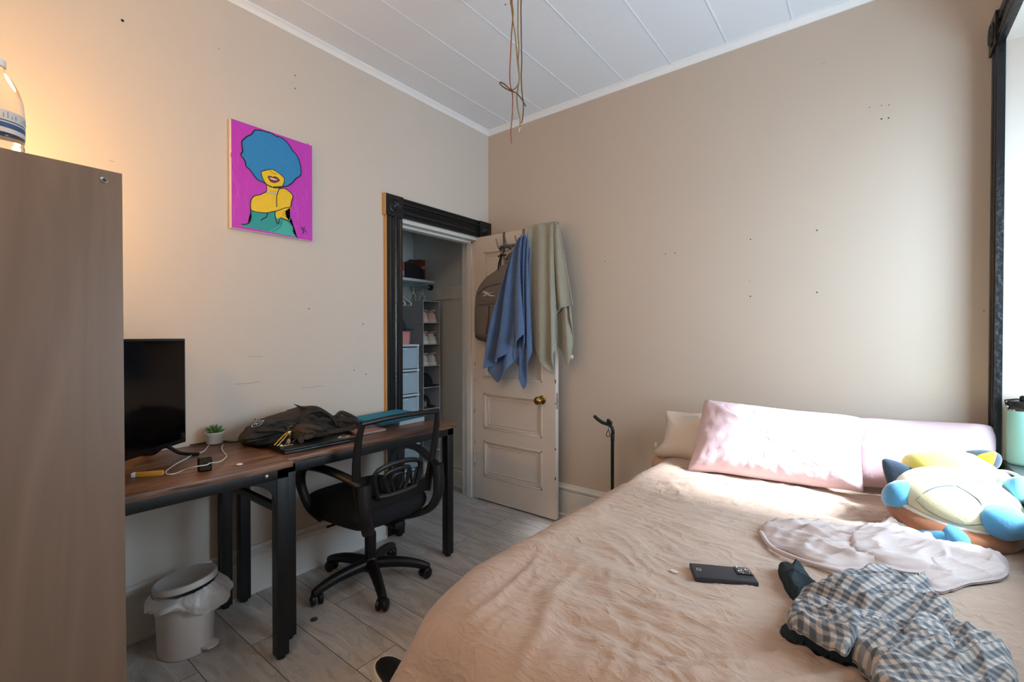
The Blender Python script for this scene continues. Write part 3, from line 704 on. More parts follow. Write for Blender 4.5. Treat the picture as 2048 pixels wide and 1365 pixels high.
# ================================================================== BED
BX0, BX1, BY0, BY1, BT = 1.40, 2.765, .66, 2.700, .575
bed = thing('bed', 'double bed under a rumpled beige-pink duvet against the far wall', 'bed', ((BX0 + BX1) / 2, (BY0 + BY1) / 2, 0))
MB().box((BX0 + .10, BY0 + .10, .24), (BX1, BY1 - .02, .49), .05, seg=4).build('mattress', M('peach_mattress_fabric', '#c9a189', .9, bump=.2, bscale=80), bed)
mb = MB().box((BX0 + .10, BY0 + .10, .12), (BX1, BY1 - .02, .24), .01); mb.build('bed_base', M('dark_base_fabric', '#2b2826', .9), bed)
for x in (BX0 + .16, BX1 - .08):
    for y in (BY0 + .16, BY1 - .10): MB().cyl((x, y, 0), (x, y, .12), .025).build('leg', m_metal, bed)
def wr_top(x, y):
    """rumple height of the duvet at (x, y)"""
    p = Vector((x, y, 0))
    w = Vector((fbm(p * 1.7 + Vector((3, 1, 0)), 2), fbm(p * 1.7 + Vector((9, 4, 0)), 2), 0)) * .16
    q = p + w
    a = math.radians(22) + .22 * MN.noise(p * 1.1 + Vector((5, 5, 0)))
    c, s = math.cos(a), math.sin(a)
    u, v = q.x * c + q.y * s, -q.x * s + q.y * c
    h = .010 * fbm(p * 2.2, 3)
    near = min(1, max(0, (y - .75) / .5))
    amp = .35 + .65 * max(0, MN.noise(p * 1.6 + Vector((2, 8, 0))) + .35)
    r1 = ridge(Vector((u * 1.9, v * 9, 1))) ** 3.5
    r2 = ridge(Vector((u * 3.5, v * 19, 4))) ** 2.5
    r3 = ridge(Vector((u * 8, v * 44, 7))) ** 2
    h += amp * (.011 * r1 + .0105 * r2 + .0050 * r3)
    # folds running with the length near the foot and the left edge
    a2 = math.radians(-62); c2, s2 = math.cos(a2), math.sin(a2)
    u2, v2 = q.x * c2 + q.y * s2, -q.x * s2 + q.y * c2
    h += (1 - near) * (.014 * ridge(Vector((u2 * 2, v2 * 6, 2))) ** 2.5 + .005 * ridge(Vector((u2 * 5, v2 * 17, 3))) ** 2)
    # a few long creases below the pillows
    for (x0, y0, x1, y1, ww, hh) in ((1.72, 2.15, 2.25, 2.28, .014, .016), (1.55, 1.95, 1.98, 2.12, .014, .016), (2.05, 2.02, 2.32, 2.20, .012, .016), (1.66, 2.06, 1.80, 1.86, .022, .009), (2.28, 2.30, 2.36, 2.05, .012, .014), (1.60, 1.60, 2.05, 1.62, .03, .010), (2.0, 1.35, 2.5, 1.75, .03, .008), (1.5, 1.2, 2.0, 1.12, .04, .010), (1.7, .95, 2.3, 1.15, .05, .012)):
        d = Vector((x1 - x0, y1 - y0)); L = d.length; d /= L; r = Vector((x - x0, y - y0)); t = r.dot(d) / L; n = r.x * -d.y + r.y * d.x + .02 * MN.noise(p * 5)
        if -.2 < t < 1.2: h += hh * math.exp(-(n / ww) ** 2) * math.sin(PI * (t + .2) / 1.4)
    return h
mb = MB(); R = .13; ix0, iy0, iy1 = BX0 + R + .02, BY0 + R + .06, 2.60
NU, NV = 300, 330
us = [-.62 + (BX1 - ix0 + .62) * i / (NU - 1) for i in range(NU)]; vsl = [-.62 + (iy1 - iy0 + .62) * j / (NV - 1) for j in range(NV)]
vs = []; flaps = {}
RC = .16   # plan radius of the foot corner
for v_ in vsl:
    for u_ in us:
        a, b = min(0, u_ - RC) if v_ < RC else min(0, u_), min(0, v_ - RC) if u_ < RC else min(0, v_)
        if u_ < RC and v_ < RC:
            d = Vector((u_ - RC, v_ - RC)); L = d.length; s = max(0, L - RC); n = d / max(L, 1e-6)
            bx, by = ix0 + RC + n.x * min(L, RC), iy0 + RC + n.y * min(L, RC)
            ang = math.atan2(-n.y, -n.x)     # 0 = facing left, pi/2 = facing foot
            per = -RC * ang * 2.2
        elif u_ < 0: s = -u_; n = Vector((-1, 0)); bx, by = ix0, iy0 + v_; per = v_ - RC
        elif v_ < 0: s = -v_; n = Vector((0, -1)); bx, by = ix0 + u_, iy0; per = -(u_ - RC) - RC * PI / 2 * 2.2
        else: s = 0; n = Vector((0, 0)); bx, by = ix0 + u_, iy0 + v_; per = 0
        if s == 0:
            edge = min(1, max(0, (2.60 - by) / .05))
            vs.append((bx, by, BT + wr_top(bx, by)))
        else:
            arc = R * PI / 2
            fl = 0
            if s < arc: h_, dz = R * math.sin(s / R), R * (1 - math.cos(s / R))
            else:
                e = s - arc; h_, dz = R + .40 * e + .35 * e * e, R + .95 * e
            k = max(0, s - .05)
            ph = per * 17 + 1.6 * MN.noise(Vector((per * 2.4, 0, 3)))
            h_ += min(.055, k * .13) * math.sin(ph) + .02 * k * MN.noise(Vector((per * 12, s * 3, 1)))
            h_ += .006 * ridge(Vector((per * 14, s * 5, 2))) ** 2 * min(1, k * 6)
            h_ += .055 * max(0, min(1, (1.45 - by) / .6)) * min(1, s / .20) * max(0, -n.x)
            z = BT - dz + wr_top(bx, by) * max(0, 1 - s / .25)
            if z < .03: h_ += (.03 - z) * .35; z = .022 + .010 * (1 + math.sin(ph * 1.3))
            vs.append((bx + n.x * h_, by + n.y * h_, z))
fs = [[j * NU + i, j * NU + i + 1, (j + 1) * NU + i + 1, (j + 1) * NU + i] for j in range(NV - 1) for i in range(NU - 1)]
mb.add(vs, fs)
def duvet_mat():
    m = mat('beige_muslin_duvet', '#bfa695', .92, var=.03, vscale=3, sheen=.15); nt = m.node_tree; N = nt.nodes; L = nt.links
    tc = N.new('ShaderNodeTexCoord'); last = None
    for sc, st, rot, dist, stg in ((7, 2.4, .35, .014, .6), (17, 2.2, .6, .006, .55), (75, 1.5, .1, .0016, .4)):
        mp = N.new('ShaderNodeMapping'); mp.inputs['Rotation'].default_value = (0, 0, -rot); mp.inputs['Scale'].default_value = (1, st, 1)
        L.new(tc.outputs['Object'], mp.inputs[0])
        n = N.new('ShaderNodeTexNoise'); n.inputs['Scale'].default_value = sc; n.inputs['Detail'].default_value = 3; n.inputs['Distortion'].default_value = .9; L.new(mp.outputs[0], n.inputs['Vector'])
        s_ = N.new('ShaderNodeMath'); s_.operation = 'SUBTRACT'; s_.inputs[1].default_value = .5; L.new(n.outputs['Fac'], s_.inputs[0])
        a_ = N.new('ShaderNodeMath'); a_.operation = 'ABSOLUTE'; L.new(s_.outputs[0], a_.inputs[0])
        q = N.new('ShaderNodeMath'); q.operation = 'POWER'; q.inputs[1].default_value = .6; L.new(a_.outputs[0], q.inputs[0])
        bp = N.new('ShaderNodeBump'); bp.invert = True; bp.inputs['Strength'].default_value = stg; bp.inputs['Distance'].default_value = dist
        L.new(q.outputs[0], bp.inputs['Height'])
        if last: L.new(last.outputs[0], bp.inputs['Normal'])
        last = bp
    L.new(last.outputs[0], N['Principled BSDF'].inputs['Normal'])
    return m
m_duv = duvet_mat()
duvet = mb.build('duvet', m_duv, bed, angle=180, solid=.012)
def bedz(x, y): return BT + wr_top(x, y) + .006
# raised corner of the mattress pad at the head, with its small tag
mb = MB(); mb.ell((1.46, 2.61, .515), (.085, .085, .062), 28); mb.build('mattress_corner', M('peach_mattress_fabric', '#c9a189', .9), bed)
tg = MB(); p = H(1312, 889, 1, 2.60); tg.box((p.x - .008, p.y - .001, p.z - .014), (p.x + .006, p.y + .001, p.z + .010), .0005); tg.build('care_tag', M('tag_white', '#e8e4de', .7), bed)

# ================================================================== PILLOWS
m_pink = M('pale_pink_cotton', '#dcc2c8', .85, var=.02, vscale=4, sheen=.1, bump=.12, bscale=120)
m_cream = M('cream_pillow_fabric', '#ddd2c5', .9, bump=.15, bscale=150)
def wrink(dirv, amp, f1=9, seed=0, fa=26):
    d = Vector(dirv).normalized()
    def f(p, r, side):
        q = p + Vector((MN.noise(p * 3 + Vector((seed, 0, 0))), MN.noise(p * 3 + Vector((0, seed, 0))), 0)) * .035
        along = q.dot(d); perp = q - d * along
        return amp * (.35 + .65 * r * r) * (ridge(perp * fa + d * along * f1 * .45 + Vector((seed, 0, 0))) ** 2) + amp * .6 * ridge(q * 6 + Vector((seed, 1, 0))) ** 2
    return f
# small cream cushion, left
def tilt_plane(c, ex, ez, pts): return [Vector(c) + Vector(ex) * a + Vector(ez) * b for a, b in pts]
pil = thing('pillow', 'small cream cushion standing at the left end of the bed head', 'pillow', (1.56, 2.60, .58))
ex = Vector((1, -.04, 0)).normalized(); ez = Vector((0, .22, .975)).normalized(); nn = ex.cross(ez)
c = Vector((1.575, 2.585, .705))
out = tilt_plane(c, ex, ez, [(-.165, -.135), (-.135, -.145), (0, -.135), (.14, -.15), (.15, -.12), (.145, 0), (.15, .115), (.14, .128), (.02, .118), (-.105, .118), (-.125, .105), (-.118, .03), (-.125, -.06), (-.17, -.115)])
puff(out, nn, .055, .045, 16, 96, 3.2, .6, wr=wrink(ez, .006, seed=3)).build('cushion', m_cream, pil, angle=180)
mb = MB(); q = HP([(1371, 833), (1395, 832), (1393, 850), (1371, 848)], 1, 2.560); mb.prism(q, (0, -.004, 0)); mb.build('patch', M('pale_blue_satin', '#d5dde6', .4), pil)
# main pink pillow
ptop, pbot = 2.545, 2.325
def onp(x, y, zt=.925, zb=.575):
    """pixel to the leaning plane of the pillow"""
    n = Vector((0, -(zt - zb), (ptop - pbot))).normalized(); p0 = Vector((0, pbot, zb))
    d = FWD + RT * ((x - 1024) / F) + UP * ((682.5 - y) / F); t = (p0 - CAMP).dot(n) / d.dot(n); return CAMP + d * t
pil = thing('pillow', 'large pale pink pillow propped in front with sun across it', 'pillow', (2.0, 2.42, .58))
out = [onp(*p) for p in ((1409, 803), (1425, 803), (1500, 812), (1600, 824), (1690, 832), (1728, 840), (1733, 850), (1722, 885), (1722, 920), (1726, 975), (1724, 984), (1705, 982), (1620, 972), (1520, 958), (1440, 946), (1382, 943), (1377, 936), (1392, 890), (1402, 840))]
nn = Vector((0, -(.35), .22)).normalized()
puff(out, nn, .085, .055, 22, 150, 3.0, .62, wr=wrink((.10, .2, .9), .011, 14, seed=5, fa=34)).build('cushion', m_pink, pil, angle=180)
mb = MB(); P = catmull([onp(*p) + nn * o_ for p, o_ in (((1712, 838), .012), ((1700, 875), .035), ((1697, 920), .038), ((1704, 975), .010))], 6)
mb.tube(P, .0035, 8); mb.build('hem_seam', m_pink, pil)
# right pink pillow, lying back against the wall
pil = thing('pillow', 'plain dusty pink pillow at the right, half behind the propped one', 'pillow', (2.53, 2.58, .58))
ptop, pbot = 2.640, 2.46
out = [onp(*p, .90, .585) for p in ((1690, 845), (1730, 838), (1800, 842), (1900, 847), (1975, 852), (1990, 866), (1992, 900), (1986, 935), (1960, 985), (1880, 985), (1790, 978), (1715, 972), (1690, 965), (1685, 900))]
nn = Vector((0, -(.315), .18)).normalized()
puff(out, nn, .075, .045, 20, 130, 3.4, .6, wr=wrink((.7, 0, -.5), .005, 10, seed=9, fa=14)).build('cushion', M('dusty_pink_cotton', '#cfb2b8', .85, bump=.1, bscale=120, sheen=.1), pil, angle=180)

# ================================================================== CLOTHES ON THE BED
def pile(outline, zf, thick, wr, rings=46, spokes=170, uvrot=0, uvc=(0, 0), center=None, roll=.25, exp=.5, uvd=.25):
    """garment lying on the bed: star-shaped outline, height falls to the bed at the rim"""
    o = resample(catmull([Vector((x, y, 0)) for x, y in outline], 6, True), spokes)
    c = Vector((*center, 0)) if center else sum(o, Vector()) / len(o)
    mb = MB(); vs = []; uv = []
    for i in range(rings + 1):
        r = (i / rings) ** .8
        for j in range(spokes):
            p = c.lerp(o[j], r)
            e = max(0, 1 - r ** 6) ** exp
            h = thick * e + wr(p, r) * min(1, e * 1.4)
            z = zf(p.x, p.y) + h + .001
            vs.append(Vector((p.x, p.y, z)))
            g = wr(p, r)
            uv.append((p.x + uvd * g * 6, p.y + uvd * g * 9))
    n0 = len(vs)
    for j in range(spokes): vs.append(Vector((vs[rings * spokes + j].x, vs[rings * spokes + j].y, zf(o[j].x, o[j].y) - .004))); uv.append(uv[rings * spokes + j])
    fs = []
    for i in range(rings):
        for j in range(spokes):
            a, b, c2, d = i * spokes + j, i * spokes + (j + 1) % spokes, (i + 1) * spokes + (j + 1) % spokes, (i + 1) * spokes + j
            fs.append([a, c2, d] if i == 0 else [a, b, c2, d])
    for j in range(spokes):
        a, b = rings * spokes + j, rings * spokes + (j + 1) % spokes; fs.append([b, a, n0 + j, n0 + (j + 1) % spokes])
    mb.add(vs, fs)
    cr, sr = math.cos(uvrot), math.sin(uvrot)
    return mb, [((u - uvc[0]) * cr - (v - uvc[1]) * sr, (u - uvc[0]) * sr + (v - uvc[1]) * cr) for u, v in uv]
def rid(a, f, st, seed, amp, warp=.05):
    c, s = math.cos(a), math.sin(a)
    def fn(p, r=0):
        q = p + Vector((MN.noise(p * 5 + Vector((seed, 0, 0))), MN.noise(p * 5 + Vector((0, seed, 0))), 0)) * warp
        u, v = q.x * c + q.y * s, -q.x * s + q.y * c
        return amp * ridge(Vector((u * f / st, v * f, seed))) ** 2
    return fn
def PXY(pts, z): return [(H(x, y, 2, z).x, H(x, y, 2, z).y) for x, y in pts]
m_tee = M('white_pink_jersey', '#c9b8b4', .85, bump=.08, bscale=200, sheen=.1)
a1 = math.atan2(.62, .79)
tee = thing('t_shirt', 'pale pinkish-white t-shirt lying crumpled beside the soft toy', 't-shirt', (2.35, 1.80, BT))
f1, f2, f3 = rid(a1 - .35, 9, 4, 2, .022, .08), rid(a1 - .7, 22, 3, 5, .009, .05), rid(a1 + .5, 14, 3, 8, .012, .08)
tw = lambda p, r: f1(p) + f2(p) + f3(p) * .6
body_o = PXY([(1521, 1056), (1560, 1050), (1640, 1062), (1720, 1066), (1790, 1060), (1850, 1088), (1950, 1092), (2014, 1124), (2012, 1158), (1960, 1170), (1895, 1184), (1850, 1165), (1790, 1150), (1700, 1146), (1640, 1140), (1580, 1108), (1530, 1082)], .585)
mb, uv = pile(body_o, bedz, .012, tw); mb.build('torso', m_tee, tee, angle=180)
sl = PXY([(1700, 1078), (1790, 1072), (1870, 1090), (1905, 1120), (1880, 1150), (1790, 1145), (1720, 1120)], .60)
mb, uv = pile(sl, lambda x, y: bedz(x, y) + .018, .012, lambda p, r: f1(p) * .8 + f3(p), 30, 110); mb.build('sleeve', m_tee, tee, angle=180)
sl = PXY([(1850, 1128), (1940, 1120), (2010, 1138), (2008, 1158), (1940, 1168), (1880, 1180), (1840, 1160)], .60)
mb, uv = pile(sl, lambda x, y: bedz(x, y) + .010, .016, lambda p, r: f2(p) * .8, 24, 90); mb.build('sleeve', m_tee, tee, angle=180)
mb = MB(); P = [Vector((x, y, bedz(x, y) + .012)) for x, y in PXY([(1522, 1062), (1545, 1093), (1600, 1122), (1660, 1140), (1720, 1150)], .60)]; mb.tube(catmull(P, 6), .007, 10); mb.build('hem', m_tee, tee)

# dark trousers under the plaid shirt
m_dark = M('dark_teal_denim', '#1c2a30', .9, bump=.25, bscale=220, var=.15, vscale=12)
jn = thing('jeans', 'dark teal garment crumpled beneath the checked shirt, edges showing', 'clothes', (2.35, 1.25, BT))
g1 = rid(.3, 12, 3, 3, .012)
mb, uv = pile(PXY([(1560, 1268), (1580, 1252), (1640, 1262), (1720, 1290), (1800, 1320), (1830, 1362), (1770, 1352), (1690, 1325), (1610, 1295)], .60), bedz, .022, lambda p, r: g1(p), 24, 100); mb.build('trouser_leg', m_dark, jn, angle=180)
mb = MB()
o = PXY([(1556, 1128), (1565, 1123), (1583, 1132), (1590, 1124), (1604, 1132), (1625, 1160), (1650, 1190), (1600, 1200), (1592, 1188), (1572, 1160)], .615)
mb, uv = pile(o, lambda x, y: bedz(x, y) + .004, .030, rid(1.2, 16, 3, 6, .014), 24, 90); mb.build('waistband', m_dark, jn, angle=180)
P = [Vector((x, y, bedz(x, y) + .036)) for x, y in PXY([(1626, 1268), (1632, 1284), (1640, 1274), (1648, 1290), (1660, 1282), (1672, 1290)], .63)]
MB().tube(catmull(P, 4), .0022, 6).build('frayed_thread', M('frayed_thread', '#8d8f86', .9), jn)

# checked shirt
sh = thing('shirt', 'blue-grey and white checked shirt heaped at the lower right of the bed', 'shirt', (2.42, 1.35, BT))
h1, h2, h3 = rid(a1 - .15, 8, 3.5, 12, .030, .09), rid(a1 + 1.0, 13, 3, 15, .016, .06), rid(a1 + .2, 28, 3, 17, .006, .04)
hw = lambda p, r: h1(p) + h2(p) * .7 + h3(p)
pl = [plaid_mat('blue_grey_check_%s' % w, r_) for w, r_ in (('body', 0), ('sleeve', 0), ('panel', 0))]
body_o = PXY([(1572, 1215), (1590, 1185), (1640, 1160), (1680, 1135), (1760, 1140), (1835, 1150), (1870, 1175), (1905, 1215), (1925, 1255), (1990, 1280), (2028, 1305), (2030, 1400), (1850, 1440), (1780, 1370), (1740, 1330), (1690, 1290), (1620, 1262), (1575, 1245)], .63)
mb, uv = pile(body_o, lambda x, y: bedz(x, y) + .012, .030, hw, 60, 220, uvrot=.55, uvd=.12); mb.build('torso', pl[0], sh, angle=180, uvs=uv)
pan = PXY([(1580, 1210), (1610, 1185), (1680, 1195), (1760, 1200), (1800, 1235), (1790, 1262), (1720, 1262), (1690, 1285), (1640, 1262), (1582, 1240)], .66)
mb, uv = pile(pan, lambda x, y: bedz(x, y) + .045, .014, rid(a1 - .3, 14, 4, 22, .018), 36, 130, uvrot=.15, uvd=.12); mb.build('sleeve', pl[1], sh, angle=180, uvs=uv)
pan = PXY([(1840, 1185), (1890, 1210), (1930, 1300), (1980, 1400), (1850, 1420), (1760, 1340), (1745, 1310), (1790, 1260), (1815, 1215)], .68)
mb, uv = pile(pan, lambda x, y: bedz(x, y) + .052, .016, rid(a1 - 1.1, 10, 4, 25, .012), 36, 140, uvrot=1.0, uvd=.10); mb.build('front_panel', pl[2], sh, angle=180, uvs=uv)
pan = PXY([(1675, 1140), (1690, 1128), (1740, 1135), (1800, 1142), (1840, 1160), (1800, 1172), (1740, 1165), (1690, 1158)], .66)
mb, uv = pile(pan, lambda x, y: bedz(x, y) + .045, .016, rid(a1, 24, 4, 28, .012), 26, 110, uvrot=.9, uvd=.12); mb.build('collar', pl[1], sh, angle=180, uvs=uv)

# ================================================================== PHONE
c = Vector((2.060, 1.338, 0)); c.z = max(bedz(c.x + dx, c.y + dy) for dx in (-.06, 0, .06) for dy in (-.04, 0, .04)) - .001
ang = math.atan2(.072, .142)
ph = thing('phone', 'black smartphone in a matte case lying face down on the duvet', 'phone', c, ang)
def PW(p): return worldof(ph) @ Vector(p)
R4 = worldof(ph)
mb = MB(); mb.box((-.080, -.0385, -.004), (.080, .0385, .0105), .0045, rot=R4, seg=4); mb.build('case', M('matte_black_case', '#303138', .5), ph)
mb = MB(); mb.box((.036, -.006, .010), (.076, .034, .0135), .0016, rot=R4, seg=3); cb = mb.build('camera_bump', M('camera_glass', '#0c0d0f', .1, coat=1), ph)
for lx, ly in ((.047, .024), (.047, .004), (.066, .014)):
    MB().lathe(PW((lx, ly, .0132)), [(.0082, 0), (.0082, .0016), (.0068, .0018), (.006, .0008), (.003, .0007)], 24).build('lens', [M('lens_ring', '#9aa0a2', .2, 1)], cb)
mb = MB()
for a, b in (((-.066, -.004), (-.066, .008)), ((-.066, .008), (-.056, .008)), ((-.056, .008), (-.054, .002)), ((-.066, -.004), (-.055, -.004)), ((-.061, .003), (-.056, .001))): mb.tube([PW((*a, .0107)), PW((*b, .0107))], .0006, 6)
mb.build('case_emblem', M('case_print', '#c9c7c2', .5), ph)

# small scrap on the duvet beside the phone
p = H(1347, 1146, 2, bedz(1.92, 1.36)); tag(MB().ell((p.x, p.y, bedz(p.x, p.y) + .004), (.012, .006, .004), 12, fn=lambda q: q * (1 + .3 * MN.noise(q * 200))).build('paper_scrap', M('scrap_white', '#dcd2c8', .8), None), 'tiny white scrap on the duvet to the left of the phone', 'scrap')

# ================================================================== SOFT TOYS
def plush(name, col): return M(name, col, .95, sheen=.5, bump=.12, bscale=180, var=.03, vscale=10)
m_lb, m_crm, m_yel, m_brn, m_navy = plush('light_blue_plush', '#559fcb'), plush('cream_plush', '#d2cca8'), plush('yellow_plush', '#dccf5e'), plush('brown_plush', '#96603f'), plush('navy_plush', '#2f4256')
toy = thing('stuffed_turtle', 'plush turtle lying on its back, cream belly and light blue flippers', 'soft toy', (2.60, 2.12, BT))
c = Vector((2.590, 2.120, .690)); Rx = Matrix.Rotation(math.radians(-14), 4, 'X')
rot3 = Matrix.Rotation(math.radians(38), 3, 'Z') @ Matrix.Rotation(math.radians(14), 3, 'X')
def sq(p): return p
mb = MB(); mb.ell(c + Vector((0, -.012, -.045)), (.186, .165, .078), 40, rot=rot3); mb.build('shell', m_brn, toy)
mb = MB(); mb.tube([c + rot3 @ Vector((.166 * math.cos(t), -.006 + .150 * math.sin(t), -.006)) for t in [i * PI / 24 for i in range(48)]], .010, 10, closed=True); mb.build('shell_rim', plush('white_plush', '#cfcac2'), toy)
mb = MB(); mb.ell(c + rot3 @ Vector((0, -.012, .015)), (.165, .150, .090), 44, rot=rot3)
belly = mb.build('belly', m_crm, toy)
def on_ell(x, y, cc_, rad, rt):
    """where the ray meets the belly ellipsoid"""
    d = FWD + RT * ((x - 1024) / F) + UP * ((682.5 - y) / F); ri = rt.inverted()
    o = ri @ (CAMP - cc_); d2 = ri @ d
    o = Vector([o[i] / rad[i] for i in range(3)]); d2 = Vector([d2[i] / rad[i] for i in range(3)])
    A = d2.dot(d2); B = 2 * o.dot(d2); C_ = o.dot(o) - 1; D = B * B - 4 * A * C_
    if D < 0: return None
    return CAMP + d * ((-B - math.sqrt(D)) / (2 * A))
bcn = c + rot3 @ Vector((0, -.012, .015)); mb = MB()
for ln in ([(1938, 955), (1926, 964), (1914, 973)], [(1914, 973), (1885, 973), (1858, 981), (1832, 1000)], [(1914, 973), (1940, 988), (1962, 1008), (1966, 1050)], [(1938, 955), (1965, 965), (1990, 985)], [(1832, 1000), (1850, 1018), (1880, 1036), (1925, 1050), (1966, 1050)]):
    P = [on_ell(x, y, bcn, (.1655, .1505, .0905), rot3) for x, y in ln]; P = [p for p in P if p]
    if len(P) > 1: mb.tube(catmull(P, 6), .0016, 6)
mb.build('seam', M('seam_thread', '#5d6f74', .9), belly)
def limb(pts, rad, name, flat=.8):
    mb = MB(); P = catmull(pts, 5); n = len(P); rr = []
    for i in range(n):
        t = i / (n - 1) * (len(rad) - 1); k = min(int(t), len(rad) - 2); rr.append(rad[k] + (rad[k + 1] - rad[k]) * (t - k))
    mb.tube(P, rr, 22, flat=flat); e = P[-1]; d = (P[-1] - P[-2]).normalized()
    return mb
def mitt(a, b, r, name='flipper', squash=(1, .85)):
    a, b = Vector(a), Vector(b); d = b - a; L = d.length; q = Vector((0, 0, 1)).rotation_difference(d.normalized()).to_matrix()
    prof = []
    n = 16
    mb = MB(); P = []
    for i in range(n + 1):
        t = i / n; rad = r * (.50 + .50 * math.sin(min(1, t / .72) * PI / 2)) * (1 if t < .72 else math.sqrt(max(0, 1 - ((t - .72) / .28) ** 2)))
        P.append((max(.0005, rad), t * L))
    vs = []
    for rad, h in P:
        for j in range(28):
            th = 2 * PI * j / 28; cr = 1 + (.05 * math.sin(3 * th) if h > L * .6 else 0)
            vs.append(a + q @ Vector((rad * math.cos(th) * squash[0] * cr, rad * math.sin(th) * squash[1] * cr, h)))
    fs = [[i * 28 + j, i * 28 + (j + 1) % 28, (i + 1) * 28 + (j + 1) % 28, (i + 1) * 28 + j] for i in range(n) for j in range(28)] + [list(range(28))[::-1], [n * 28 + j for j in range(28)]]
    mb.add(vs, fs); return mb.build(name, m_lb, toy, angle=180)
T = lambda x, y, Y: H(x, y, 1, Y)
mitt(T(1865, 975, 2.12), T(1772, 1003, 2.02), .058)
mitt(T(1985, 1010, 2.06), T(2022, 1068, 1.96), .062)
mitt(T(2015, 975, 2.18), T(2062, 985, 2.14), .048)
mitt(T(1882, 1030, 2.02), T(1925, 1096, 1.93), .036)
mitt(T(1893, 1072, 1.94), T(1832, 1068, 1.97), .024, 'tail')
mb = MB(); q = T(1955, 1060, 1.985); mb.box((q.x - .022, q.y - .001, q.z - .013), (q.x + .018, q.y + .001, q.z + .013), .0008, rot=Matrix.Translation(q) @ Matrix.Rotation(.25, 4, 'Y') @ Matrix.Translation(-q)); mb.build('care_tag', M('tag_white', '#e8e4de', .7), toy)
toy = thing('stuffed_toy', 'round yellow plush toy with navy flaps lying behind the plush turtle', 'soft toy', (2.60, 2.33, BT))
cc = T(1898, 945, 2.33)
MB().ell(cc, (.135, .10, .085), 40, fn=lambda p: p * (1 + .05 * MN.noise(p * 14))).build('body', m_yel, toy, angle=180)
def flap(pts, th=.012, m0=m_navy):
    P = [Vector(p) for p in pts]; c0 = sum(P, Vector()) / len(P); puff(P, (0, -1, .25), th, th, 8, 50, 3, .6, smooth_outline=True).build('flap', m0, toy, angle=180)
flap([T(*p, 2.27) for p in ((1764, 922), (1790, 922), (1822, 936), (1838, 950), (1815, 958), (1790, 974), (1776, 972))])
flap([T(*p, 2.36) for p in ((1930, 905), (1965, 900), (1998, 908), (2004, 925), (1990, 940), (1962, 928))])
flap([T(*p, 2.33) for p in ((1955, 912), (1990, 904), (1992, 915), (1984, 932), (1970, 930))], .010, M('gold_felt', '#e3b13a', .9))
# round fuzzy slipper-like cushion at the bed edge
o = thing('fuzzy_cushion', 'teal-grey fuzzy cushion with white rim behind the plush turtle, right edge', 'cushion', (2.80, 2.36, BT))
q = Vector((2.735, 2.345, .700))
MB().ell(q, (.045, .10, .07), 36, fn=lambda p: p * (1 + .03 * MN.noise(p * 90))).build('cushion', plush('teal_grey_fuzz', '#5b6f72'), o, angle=180)
MB().tube([q + Vector((.005 + .045 * math.cos(a) * .9, .101 * math.sin(a), .045 + .012 * math.cos(a))) for a in [i * PI / 12 for i in range(24)]], .006, 8, closed=True).build('rim', M('rim_white', '#e4e4dc', .8), o)

# ================================================================== FLASK ON THE SILL
fx, fy = 2.831, 2.562
fl = thing('flask', 'mint green insulated flask with black lid on the window sill', 'flask', (fx, fy, SILLT))
MB().lathe((fx, fy, SILLT + .0005), [(.040, 0), (.044, .004), (.0455, .012), (.0455, .198), (.044, .203)], 40).build('flask_body', M('mint_powder_coat', '#86b5ab', .45), fl)
MB().lathe((fx, fy, SILLT + .202), [(.041, 0), (.041, .007)], 36).build('steel_ring', m_chrome, fl)
mb = MB().lathe((fx, fy, SILLT + .208), [(.043, 0), (.0445, .004), (.0445, .024), (.042, .030), (.02, .032)], 36); mb.lathe((fx, fy, SILLT + .240), [(.012, 0), (.013, .006), (.011, .018), (.006, .021)], 20)
ld = mb.build('lid', m_plast, fl)
mb = MB().tube([(fx - .047, fy - .004, SILLT + .222), (fx - .050, fy, SILLT + .240), (fx - .02, fy, SILLT + .246), (fx + .03, fy, SILLT + .246), (fx + .048, fy, SILLT + .235)], .005, 10, up=(0, 1, 0), flat=.6); mb.build('handle', m_plast, ld)
MB().lathe((fx - .0445, fy - .012, SILLT + .217), [(.006, 0), (.006, .003), (.003, .004)], 16, axis=(-1, -.3, 0)).build('rivet', m_chrome, ld)

# ================================================================== WALKING CANE
cn = thing('walking_cane', 'black walking cane with a bent grip standing beside the bed at the far wall', 'cane', (1.06, 2.50, 0))
def C(x, y): return H(x, y, 1, 2.50)
base = C(1222, 948); m_cane = M('dark_green_black_tube', '#141c19', .35, .3)
top = C(1225, 868)
P = [Vector((top.x, 2.50, 0.0)), Vector((top.x, 2.50, .35)), C(1225, 878), C(1226, 866), C(1224, 856), C(1219, 850), C(1215, 848)]
MB().tube(catmull(P, 5), .0095, 14).build('shaft', m_cane, cn)
MB().tube(catmull([C(1216, 849), C(1206, 846), C(1198, 841), C(1190, 834)], 6), .0105, 14).build('grip', M('foam_grip', '#1a2624', .8), cn)
MB().ell(C(1190, 834), (.011, .011, .011), 16).build('grip_cap', m_plast, cn)
MB().ell(C(1217, 842), (.012, .012, .012), 18).ell(C(1221, 846), (.011, .011, .013), 18).build('knuckle', m_plast, cn)
MB().tube([C(1217, 845), C(1217, 858)], .0018, 8).tube(catmull([C(1217, 860), C(1219.5, 867), C(1219, 873), C(1215.5, 874), C(1212.5, 871), C(1214, 865), C(1217, 860)], 4), .0022, 8).build('strap', m_fabricb, cn)
MB().lathe((top.x, 2.50, 0), [(.02, 0), (.02, .02), (.014, .04), (.012, .055)], 20).build('rubber_foot', M('rubber', '#111111', .9), cn)
MB().lathe(C(1225, 882), [(.0115, 0), (.0115, .035), (.0105, .04)], 18).build('collar', m_plast, cn)

